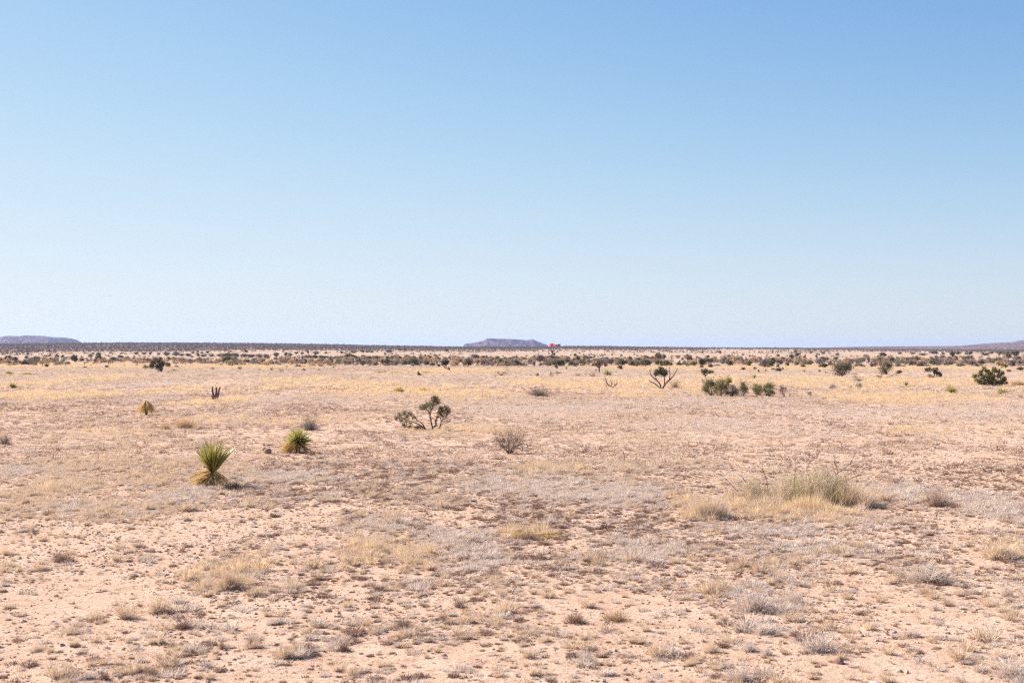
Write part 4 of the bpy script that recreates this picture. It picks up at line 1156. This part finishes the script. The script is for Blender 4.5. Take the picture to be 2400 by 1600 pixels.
shrub(1306, 877, 24, 8, 'low grey twiggy shrub row under the pink house', 'brush', 58, 9, 80)
shrub(1352, 881, 26, 6, 'flat low olive shrub left of the dead branch shrubs', 'olive', 59, 9, 60)
shrub(1374, 881, 6, 9, 'thin upright twiggy shrub beside the ball yucca', 'brush', 60, 5, 50)
shrub(1388, 883, 18, 10, 'olive shrub with upright tips left of the ball yucca', 'olive', 61, 9, 70)
shrub(1397, 871, 10, 8, 'grey lump shrub under the dead topped tree', 'brush', 62, 6, 60)
shrub(1145, 866, 13, 5, 'low brown twig shrub at the golden strip below the mesa', 'brush', 63, 6, 60)
shrub(1190, 870, 9, 5, 'low olive scrap at the right end of the golden strip', 'olive', 64, 5, 50)
px_plant(1653, 887, [([(1652, 887), (1653, 880), (1648, 872)], 1.1, 0.7), ([(1653, 880), (1660, 874), (1668, 870)], 0.9, 0.5)], [(1647, 869, 6), (1655, 868, 6), (1662, 871, 5), (1670, 871, 4), (1651, 875, 4)], 'airy pale green small tree above the shrub thicket', 'small_tree', 'tree', 65, leaf='green', per=4.0, ls=2.0)
shrub(1654, 886.5, 8, 4, 'tiny brown bush at the foot of the airy small tree', 'brush', 66, 5, 50)
# thicket
shrub(1668, 927, 44, 41, 'tall leafy shrub at the left of the lime yucca thicket', 'thicket', 71, 16, 170, 0.028)
shrub(1690, 928, 40, 44, 'upright olive shrub in the middle of the lime yucca thicket', 'thicket', 72, 15, 170, 0.028)
shrub(1716, 928, 44, 28, 'dark brown low shrub at the right of the lime yucca thicket', 'brush', 73, 15, 170, 0.028)
shrub(1651, 905, 18, 22, 'thin pale shrub leaning behind the left of the thicket', 'olive', 74, 6, 60)
shrub(1741, 928, 27, 40, 'narrow upright open shrub right of the thicket', 'thicket', 75, 14, 130, 0.034)
shrub(1774, 926, 34, 30, 'sparse grey green shrub, left of three right of the thicket', 'thicket', 76, 14, 130, 0.034)
shrub(1800, 929, 42, 34, 'largest twiggy olive shrub right of the thicket, pale log at foot', 'thicket', 77, 14, 130, 0.034)
shrub(1838, 928, 26, 27, 'brown upright twiggy shrub at the end of the thicket row', 'brush', 78, 9, 70)
shrub(1850, 928, 12, 8, 'low spiky scrap at the far right end of the thicket row', 'brush', 79, 6, 60)
shrub(1899, 929, 15, 13, 'lone small dark twiggy shrub right of the thicket row', 'brush', 80, 8, 80)
shrub(1952, 911, 21, 11, 'low grey twig bush on the edge of the golden grass', 'lav', 81, 9, 80)
shrub(1993, 911, 14, 9, 'dark low shrub left of a paler branching one', 'brush', 82, 7, 80)
shrub(2016, 913, 27, 18, 'open branching brown shrub behind the grey patch of grass', 'brush', 83, 9, 60)
shrub(2012, 894, 40, 11, 'wide flat brown bush in golden grass under the left olive pair', 'brush', 84, 11, 60)
shrub(1970, 883, 53, 40, 'large umbrella shaped olive shrub, left of the pair', 'olive', 85, 17, 110, 0.032, lift=0.35)
shrub(1965, 883, 40, 24, 'grey twiggy bush below the umbrella olive shrub', 'brush', 86, 11, 90, 0.03)
shrub(2077, 878, 40, 34, 'large dark olive shrub with bare twiggy base, right of the pair', 'olive', 87, 15, 100, 0.032, lift=0.3)
shrub(2074, 878, 32, 20, 'grey brown bush crowding the foot of the right olive pair', 'brush', 88, 10, 90, 0.03)
shrub(2063, 887, 24, 12, 'low twiggy shrub with pale stones before the right olive shrub', 'brush', 89, 8, 60)
shrub(2090, 886, 18, 9, 'round grey twig bush right of the pale stones', 'lav', 90, 8, 80)
shrub(2104, 875, 15, 7, 'small grey mound bush right of the right olive pair', 'lav', 91, 8, 80)
px_plant(2193, 885, [([(2188, 885), (2190, 874), (2184, 866)], 1.2, 0.7), ([(2195, 885), (2196, 872), (2190, 862)], 1.2, 0.6), ([(2198, 884), (2203, 874)], 1.0, 0.6)], [(2180, 865, 6), (2171, 866, 5), (2187, 866, 5), (2192, 872, 6), (2200, 874, 6), (2196, 864, 4), (2204, 879, 5)], 'ragged two part shrub with gaps showing the sand', 'ragged_shrub', 'shrub', 92, leaf='olive', per=4.5, ls=2.0)
shrub(2180, 886, 26, 10, 'dark low mound at the left foot of the ragged shrub', 'darkolive', 93, 9, 90)
px_plant(2322, 904, [([(2322, 905), (2315, 892), (2300, 885)], 2.0, 1.0), ([(2324, 905), (2330, 888), (2335, 865)], 2.0, 1.0), ([(2326, 905), (2342, 892)], 1.8, 1.0)],
         [(2298, 894, 8), (2309, 898, 9), (2287, 881, 7), (2297, 877, 7), (2307, 884, 8), (2318, 880, 8), (2322, 890, 8), (2331, 882, 8), (2342, 880, 8), (2352, 888, 8), (2346, 897, 9), (2334, 896, 8), (2322, 899, 7),
          (2306, 864, 7), (2300, 871, 6), (2313, 870, 6), (2330, 866, 7), (2340, 870, 7), (2350, 874, 6), (2322, 874, 6), (2356, 897, 6), (2288, 890, 6)],
         'biggest dark green leafy bush at the far right of the plain', 'leafy_bush', 'bush', 94, leaf='bigleaf', per=3.4, ls=2.0, blobs2=[(2327, 888, 5), (2322, 893, 4), (2350, 855, 6), (2340, 852, 6), (2358, 857, 5)], leaf2='yellowleaf')
shrub(2221, 919, 18, 8, 'small grey shrub at the left foot of the yellow green yucca', 'brush', 95, 7, 70)
dome(2385, 902, 40, 13, 'tan grass mound right of the big dark green bush', 'rust', 96, 300, 0.03)
dome(2158, 906, 22, 5, 'flat brown grass hump left of the yellow green yucca', 'rust', 97, 200, 0.04)
dome(935, 918, 32, 12, 'ochre grass dome standing above the golden band', 'ochre', 98, 380, 0.03)
dome(992, 917, 40, 9, 'ochre grass patch right of the ochre dome', 'ochre', 99, 380, 0.03)
dome(22, 876, 26, 7, 'bright ochre grass hump near the left edge', 'ochre', 100, 260, 0.04)
dome(62, 877, 42, 5, 'long low ochre grass strip near the left edge', 'ochre', 101, 260, 0.04)
dome(172, 873, 14, 4, 'small ochre grass tuft on the left plain', 'ochre', 102, 120, 0.05)
dome(282, 873, 13, 4, 'small ochre grass tuft left of the cholla', 'ochre', 103, 120, 0.05)
dome(324, 882, 13, 5, 'brown grass tuft below the dark shrub by the cholla', 'rust', 104, 140, 0.05)
dome(357, 882, 12, 5, 'brown grass tuft below the cholla', 'rust', 105, 140, 0.05)
for i, (px, w, lab) in enumerate([(890, 36, 'leftmost stretch of the low ochre grass band'), (928, 40, 'second stretch of the low ochre grass band'), (1000, 44, 'rightmost bright stretch of the low ochre grass band')]):
    dome(px, 873.5, w, 4.5, lab, 'ochre', 106 + i, 260, 0.04, group='ochre grass band below the brush belt')
dome(2004, 877, 20, 5, 'ochre grass tuft between the olive pair', 'ochre', 110, 160, 0.05)

# --- twig bushes of the middle ground
twigbush(1265, 928, 64, 22, 'wide two lobed grey brown twig bush on pale grass', 'wood', 111, 16, 3, 0.007, 260, 'brush')
twigbush(1582, 911, 29, 19, 'round brown twig ball right of the forked dead tree', 'wood', 112, 14, 3, 0.008, 240, 'brush')
twigbush(1195, 1062, 84, 62, 'bare grey bush with fine spreading branches, in the centre', 'deadwood', 113, 24, 4, 0.0095, 0, lean=0.95)
twigbush(727, 1008, 46, 35, 'hazy grey twig bush behind the round green yucca', 'wood', 114, 12, 2, 0.006, 330, 'lav')
twigbush(12, 1042, 34, 30, 'dull brown twig bush cut by the left edge', 'wood', 115, 12, 2, 0.007, 280, 'brush')
dome(433, 1003, 66, 28, 'rounded rusty tan bush behind the tallest yucca', 'rust', 116, 620, 0.011, 'tan_bush', 'bush')
dome(386, 1006, 38, 17, 'smaller rusty tan bush touching the rounded one', 'rust', 117, 380, 0.014, 'tan_bush', 'bush')
dome(146, 1315, 64, 30, 'lone tumbleweed on the bare sand at the left', 'browntuft', 118, 620, 0.009, 'tumbleweed', 'tumbleweed')
# --- big thorn bush at the right
loc, k = place(1868, 1178)
t = thing('thorn_bush', 'broad grey green thorn bush with long bare twigs above golden grass', 'bush', loc)
b = MB(); tips = []; r_ = np.random.default_rng(120)
for i in range(26):
    x = r_.uniform(-150, 150) * k * 0.9
    d = np.array([x / (150 * k) * 0.75 + r_.normal(0, .2), r_.normal(0, 0.4), 1.0]); d /= np.linalg.norm(d)
    branch(b, (x * 0.75, r_.normal(0, 0.35), -0.02), d, 46 * k * (1 - 0.35 * abs(x) / (150 * k)), 0.012, 3, r_, 0.5, (2, 2), tips, up=0.05)
for pts in ([(1800, 1150), (1795, 1120), (1788, 1098), (1764, 1084)], [(1900, 1140), (1892, 1100), (1898, 1080), (1882, 1058)], [(1940, 1150), (1962, 1118), (1957, 1105), (1924, 1086)], [(1950, 1140), (1975, 1118), (1995, 1104), (2036, 1094)], [(1985, 1128), (2012, 1112), (2040, 1106)],
            [(1730, 1150), (1705, 1124), (1690, 1110)], [(1760, 1140), (1740, 1115), (1718, 1102)], [(1860, 1140), (1864, 1105), (1866, 1083)], [(1960, 1110), (1990, 1085), (2008, 1063)], [(1965, 1105), (1962, 1085), (1958, 1070)]):
    q = [np.array([(x - 1868) * k, r_.normal(0, 0.15), (1178 - y) * k]) for x, y in pts]
    tube(b, q, np.linspace(0.85 * k, 0.35 * k, len(q)), 4)
    for j in range(1, len(q)):
        for _ in range(2):
            dd = unit((q[j] - q[j - 1]) / np.linalg.norm(q[j] - q[j - 1]) + r_.normal(size=3) * 0.7)
            branch(b, q[j], dd, 12 * k, 0.45 * k, 1, r_, 0.6)
obj('branches', b.mesh('branches', [M['deadwood']]), t)
f = MB(); tp = np.array(tips); n = 3800
i = r_.integers(0, len(tp), n); p = tp[i] + r_.normal(size=(n, 3)) * 5 * k
p = p[(p[:, 2] > 0.05)]
leaves(f, p, 0.016 * r_.uniform(0.5, 1.4, len(p)), 0.35, 0, r_)
fine_twigs = MB()
n = 2600; i = r_.integers(0, len(tp), n)
strips(fine_twigs, tp[i] + r_.normal(size=(n, 3)) * 4 * k, r_.normal(size=(n, 3)) + np.array([0, 0, 0.8]), r_.uniform(0.08, 0.22, n), np.full(n, 0.006), np.zeros(n), 2, r=r_)
M['thornleaf'] = plant_mat('thorn_leaf', (0.27, 0.24, 0.11), (0.50, 0.43, 0.23), 0.3)
r2 = np.random.default_rng(311)
for c_ in range(30):
    x = r2.uniform(-150, 150); yy = r2.normal(0, 0.4)
    hh = (52 + 52 * (1 - (x / 165) ** 2)) * r2.uniform(0.62, 1.08) * k
    n = int(r2.uniform(180, 330))
    green = (abs(x + 8) < 105) and c_ % 3 == 0
    ph = r2.uniform(0, 6.283, n); th = R(58) * np.abs(r2.normal(0, 0.5, n))
    lean = r2.normal(0, 0.18)
    d = np.stack([np.sin(th) * np.cos(ph) + lean, np.sin(th) * np.sin(ph), np.cos(th)], 1)
    bp_ = np.stack([x * k + r2.normal(0, 0.10, n), yy + r2.normal(0, 0.10, n), np.full(n, -0.01)], 1)
    ln = hh * r2.uniform(0.35, 1.08, n)
    strips(f if green else fine_twigs, bp_, d, ln, 0.007 * r2.uniform(0.6, 1.3, n), r2.uniform(0, 0.35, n), 3, r=r2)
    k2 = n // 2; q_ = r2.integers(0, n, k2)
    strips(f if green else fine_twigs, bp_[q_] + unit(d[q_]) * (ln[q_] * r2.uniform(0.4, 0.9, k2))[:, None], unit(d[q_]) + r2.normal(size=(k2, 3)) * 0.7, 0.16 * np.ones(k2), 0.006 * np.ones(k2), np.zeros(k2), 2, r=r2)
obj('foliage', f.mesh('foliage', [M['thornleaf']]), t)
obj('twigs', fine_twigs.mesh('twigs', [M['straw']]), t)
def grass_bank(px, py, w, h, n, label, mat, seed, lean=0.0):
    loc, k = place(px, py)
    r = np.random.default_rng(seed); b = MB()
    x = r.normal(0, 0.28, n) * w * k; y = r.normal(0, 0.22, n) * w * k * 0.6
    hh = h * k * np.exp(-(x / (0.42 * w * k)) ** 2) * r.uniform(0.45, 1.1, n) + 0.05
    d = np.stack([x / (w * k) * 1.1 + lean + r.normal(0, 0.22, n), r.normal(0, 0.3, n), np.ones(n)], 1)
    strips(b, np.stack([x, y, np.full(n, -0.01)], 1), d, hh, np.full(n, 0.007), r.uniform(0, 0.25, n), 3, r=r)
    o = obj('grass_clump', b.mesh('grass_clump', [M[mat]]), loc=loc)
    return tag(o, label, 'grass clump')
grass_bank(1655, 1212, 110, 72, 1500, 'hazy tan grass clump at the left end of the thorn bush', 'straw', 121)
grass_bank(1800, 1192, 130, 46, 1100, 'golden grass clump before the left half of the thorn bush', 'straw', 122)
grass_bank(1890, 1196, 140, 54, 1300, 'tall golden grass clump before the middle of the thorn bush', 'gold', 123)
grass_bank(1985, 1185, 130, 70, 1300, 'golden grass clump leaning at the right end of the thorn bush', 'gold', 124, 0.15)
grass_bank(1950, 1150, 160, 56, 900, 'pale straw grass rising behind the right of the thorn bush', 'straw', 125)
twigbush(2195, 1186, 76, 44, 'dry grey twig bush at the right of the thorn bush', 'palewood', 126, 14, 3, 0.007, 330, 'browntuft')
twigbush(2070, 1176, 60, 22, 'low grey brown twigs between the thorn bush and the dry twig bush', 'palewood', 127, 12, 2, 0.007, 260, 'browntuft')

# --- foreground shrublets and clumps
def shrublet(px, py, w, h, label, mat='silver', seed=1, n=520, wd=0.014, name='shrublet'):
    return dome(px, py, w, h, label, mat, seed, n, wd, name, 'shrublet')
shrublet(1766, 1432, 96, 54, 'biggest pale grey fluffy shrublet on the right foreground sand', 'silver', 131, 900, 0.011)
shrublet(1862, 1412, 46, 36, 'grey brown shrublet right of the biggest fluffy one', 'silver', 132, 420)
shrublet(1788, 1484, 64, 34, 'grey shrublet with a dark right side below the fluffy one', 'silver', 133, 520)
shrublet(1755, 1525, 54, 32, 'dark grey tight shrublet left of a narrow twin', 'silver', 134, 420, 0.016)
shrublet(1797, 1534, 32, 30, 'narrow tight grey shrublet right of its wider twin', 'silver', 135, 300, 0.018)
shrublet(1667, 1527, 56, 30, 'straw coloured round tuft left of the tight grey shrublet', 'straw', 136, 420)
twigbush(1915, 1524, 110, 54, 'wide spreading dry twig bush behind the round red rock', 'palewood', 137, 18, 3, 0.006, 420, 'silver')
twigbush(2170, 1362, 110, 52, 'straggling grey twig bush with pale curved stalks at the right', 'palewood', 138, 16, 3, 0.006, 340, 'silver')
twigbush(2105, 1362, 56, 48, 'sparse tan twig bush left of the straggling grey one', 'palewood', 139, 10, 3, 0.006, 120, 'straw')
shrublet(2375, 1585, 110, 44, 'grey shrublet clump cut by the lower right corner', 'silver', 140, 800, 0.011)
shrublet(2360, 1396, 44, 28, 'small grey shrublet on the sand near the right edge', 'silver', 141, 360)
shrublet(1735, 1592, 80, 32, 'grey mat of shrublets at the bottom edge', 'silver', 142, 600)
shrublet(2340, 1308, 120, 50, 'wide hazy tan grass bush at the right edge', 'straw', 143, 800, 0.010)
shrublet(2190, 1428, 36, 22, 'small puffy grey shrublet on the wide bare sand', 'silver', 144, 320)
shrublet(2195, 1463, 38, 18, 'second puffy grey shrublet lower on the wide bare sand', 'silver', 145, 320)
shrublet(355, 1584, 50, 32, 'dark brown tuft with grey tips at the bottom left', 'browntuft', 146, 420)
shrublet(245, 1592, 46, 28, 'pale grey brown tuft left of the dark bottom tuft', 'browntuft', 147, 420)
shrublet(725, 1530, 40, 34, 'dark rounded brown shrublet with straw left of it', 'browntuft', 148, 420)
shrublet(665, 1540, 70, 36, 'hazy straw grass left of the dark rounded shrublet', 'straw', 149, 420)
shrublet(520, 1520, 30, 28, 'small dark tuft alone in the lower left sand', 'browntuft', 150, 320)
shrublet(805, 1525, 44, 30, 'dark tuft at the lower middle left with bare sand around', 'browntuft', 151, 380)
shrublet(1440, 1452, 76, 24, 'rusty brown low clump right of the gravel patch', 'rust', 152, 520)
shrublet(1350, 1458, 64, 30, 'dark rusty clump in the gravel patch', 'browntuft', 153, 520)
shrublet(1075, 1422, 34, 26, 'dark brown tuft left of the gravel patch', 'browntuft', 154, 340)
shrublet(1080, 1458, 30, 22, 'yellow straw tuft below the dark brown tuft', 'straw', 155, 300)
shrublet(1155, 1345, 32, 24, 'dark upright tuft above the gravel patch', 'browntuft', 156, 320)
shrublet(945, 1472, 60, 30, 'brown ragged clump in the lower middle sand', 'browntuft', 157, 460)
shrublet(1240, 1540, 46, 32, 'straw tuft with dark base low in the middle', 'straw', 158, 360)
shrublet(1375, 1550, 56, 36, 'pale grass tuft with dark base right of the low straw tuft', 'silver', 159, 380)
shrublet(1515, 1478, 30, 26, 'small wispy tuft on bare sand right of the rusty clump', 'straw', 160, 160, 0.02)
shrublet(540, 1378, 100, 52, 'wide straw yellow grass bush in the left foreground', 'straw', 161, 800, 0.010)
shrublet(600, 1394, 72, 26, 'low straw clump with dark base right below the yellow bush', 'straw', 162, 520)
shrublet(372, 1434, 84, 44, 'straw grass bush fanning left, dark at its foot', 'straw', 163, 620)
shrublet(225, 1452, 56, 28, 'straw tuft with dark foot at the far left', 'straw', 164, 420)
shrublet(430, 1472, 66, 26, 'low grey brown clump below the fanning straw bush', 'browntuft', 165, 460)
shrublet(440, 1196, 74, 26, 'straw topped dark clump left of the flat grey rock', 'straw', 166, 520)
# fallen yucca leaves
loc, k = place(1240, 1263); r_ = np.random.default_rng(170)
t = thing('fallen_yucca', 'dark tuft among pale yellow fallen yucca leaves lying flat', 'dead yucca', loc)
b = MB(); n = 60
strips(b, np.stack([r_.normal(0, 0.35, n), r_.uniform(0, 0.5, n), r_.uniform(0.02, 0.12, n)], 1), np.stack([r_.choice([-1, 1], n) * 1.0, r_.normal(0, 0.25, n), r_.normal(0.06, 0.1, n)], 1), r_.uniform(0.3, 0.6, n), np.full(n, 0.016), r_.uniform(0, 0.1, n), 3, r=r_)
obj('fallen_leaves', b.mesh('fallen_leaves', [M['yuccadry']]), t)
b = MB(); fuzz_dome_mb(171, 340, 0.016, b); normed(b); b.V = [v * np.array([52 * k, 40 * k, 24 * k]) for v in b.V]
obj('tuft', b.mesh('tuft', [M['browntuft']]), t)
# sticks
def stick(px, py, x2, y2, label, rad=0.012, mat='palewood'):
    loc, k = place(px, py)
    b = MB(); tube(b, [(0, 0, 0.0), ((x2 - px) * k * .5, 0.03, (py - y2) * k * .55), ((x2 - px) * k, 0, (py - y2) * k)], [rad, rad * .9, rad * .6], 5)
    o = obj('stick', b.mesh('stick', [M[mat]]), loc=loc); return tag(o, label, 'stick')
stick(1198, 1392, 1210, 1370, 'pale dry stick poking up above the gravel patch')
stick(1228, 1464, 1270, 1461, 'dark stick lying flat on the gravel patch', 0.014, 'deadwood')
stick(1085, 989, 1098, 979, 'thin grey stick leaning in the grass right of the middle trees', 0.02, 'deadwood')
# rocks
rock(1318, 1302, 24, 12, 'dark red brown rock on sand in the centre foreground', 'rock_red', 1)
rock(1965, 1553, 28, 22, 'round reddish rock below the wide spreading twig bush', 'rock_red', 2)
rock(2226, 1560, 22, 8, 'flat reddish stone lying right of the round rock', 'rock_red', 3)
rock(546, 1178, 26, 14, 'flat pale grey rock below the tallest yucca', 'rock_grey', 4)
rock(2052, 1602, 36, 12, 'grey rock cut by the bottom edge of the photo', 'rock_grey', 5)
rock(628, 1062, 22, 16, 'rusty lump of rock left of the round green yucca', 'rock_red', 6)
rock(618, 1056, 16, 10, 'sand coloured rock leaning on the rusty lump', 'clod', 7)
rock(2108, 1455, 13, 7, 'small dark stone on the wide bare sand', 'rock_red', 8)
rock(2096, 1482, 14, 9, 'small rounded grey brown stone below the dark stone', 'rock_grey', 9)
rock(1620, 1477, 13, 8, 'small white grey stone left of the grey shrublets', 'rock_pale', 10)
rock(662, 857, 4.5, 5, 'small white boulder beside the fence', 'rock_pale', 11, 'boulder')
rock(1799, 932, 9, 4, 'pale stone under the largest twiggy shrub by the thicket', 'rock_pale', 12)
rock(471, 862, 8, 3, 'low pale boulder in golden grass before the fence', 'rock_pale', 13, 'boulder')
rock(2053, 888, 8, 3, 'pale stone under the low twiggy shrub by the olive pair', 'rock_pale', 14)

# ------------------------------------------------------------------ haze
b = MB(); box(b, -16500, 16500, -200, 16500, -6.0, 106.0)
m, nt, out = new_mat('haze_air')
pv = N(nt, 'ShaderNodeVolumePrincipled')
pv.inputs['Color'].default_value = (0.46, 0.58, 0.88, 1)
pv.inputs['Density'].default_value = 4.8e-5
pv.inputs['Anisotropy'].default_value = 0.2
nt.links.new(pv.outputs[0], out.inputs['Volume'])
hz_o = obj('haze', b.mesh('haze', [m]))
stuff(hz_o, 'thin blue air haze over the whole plain')
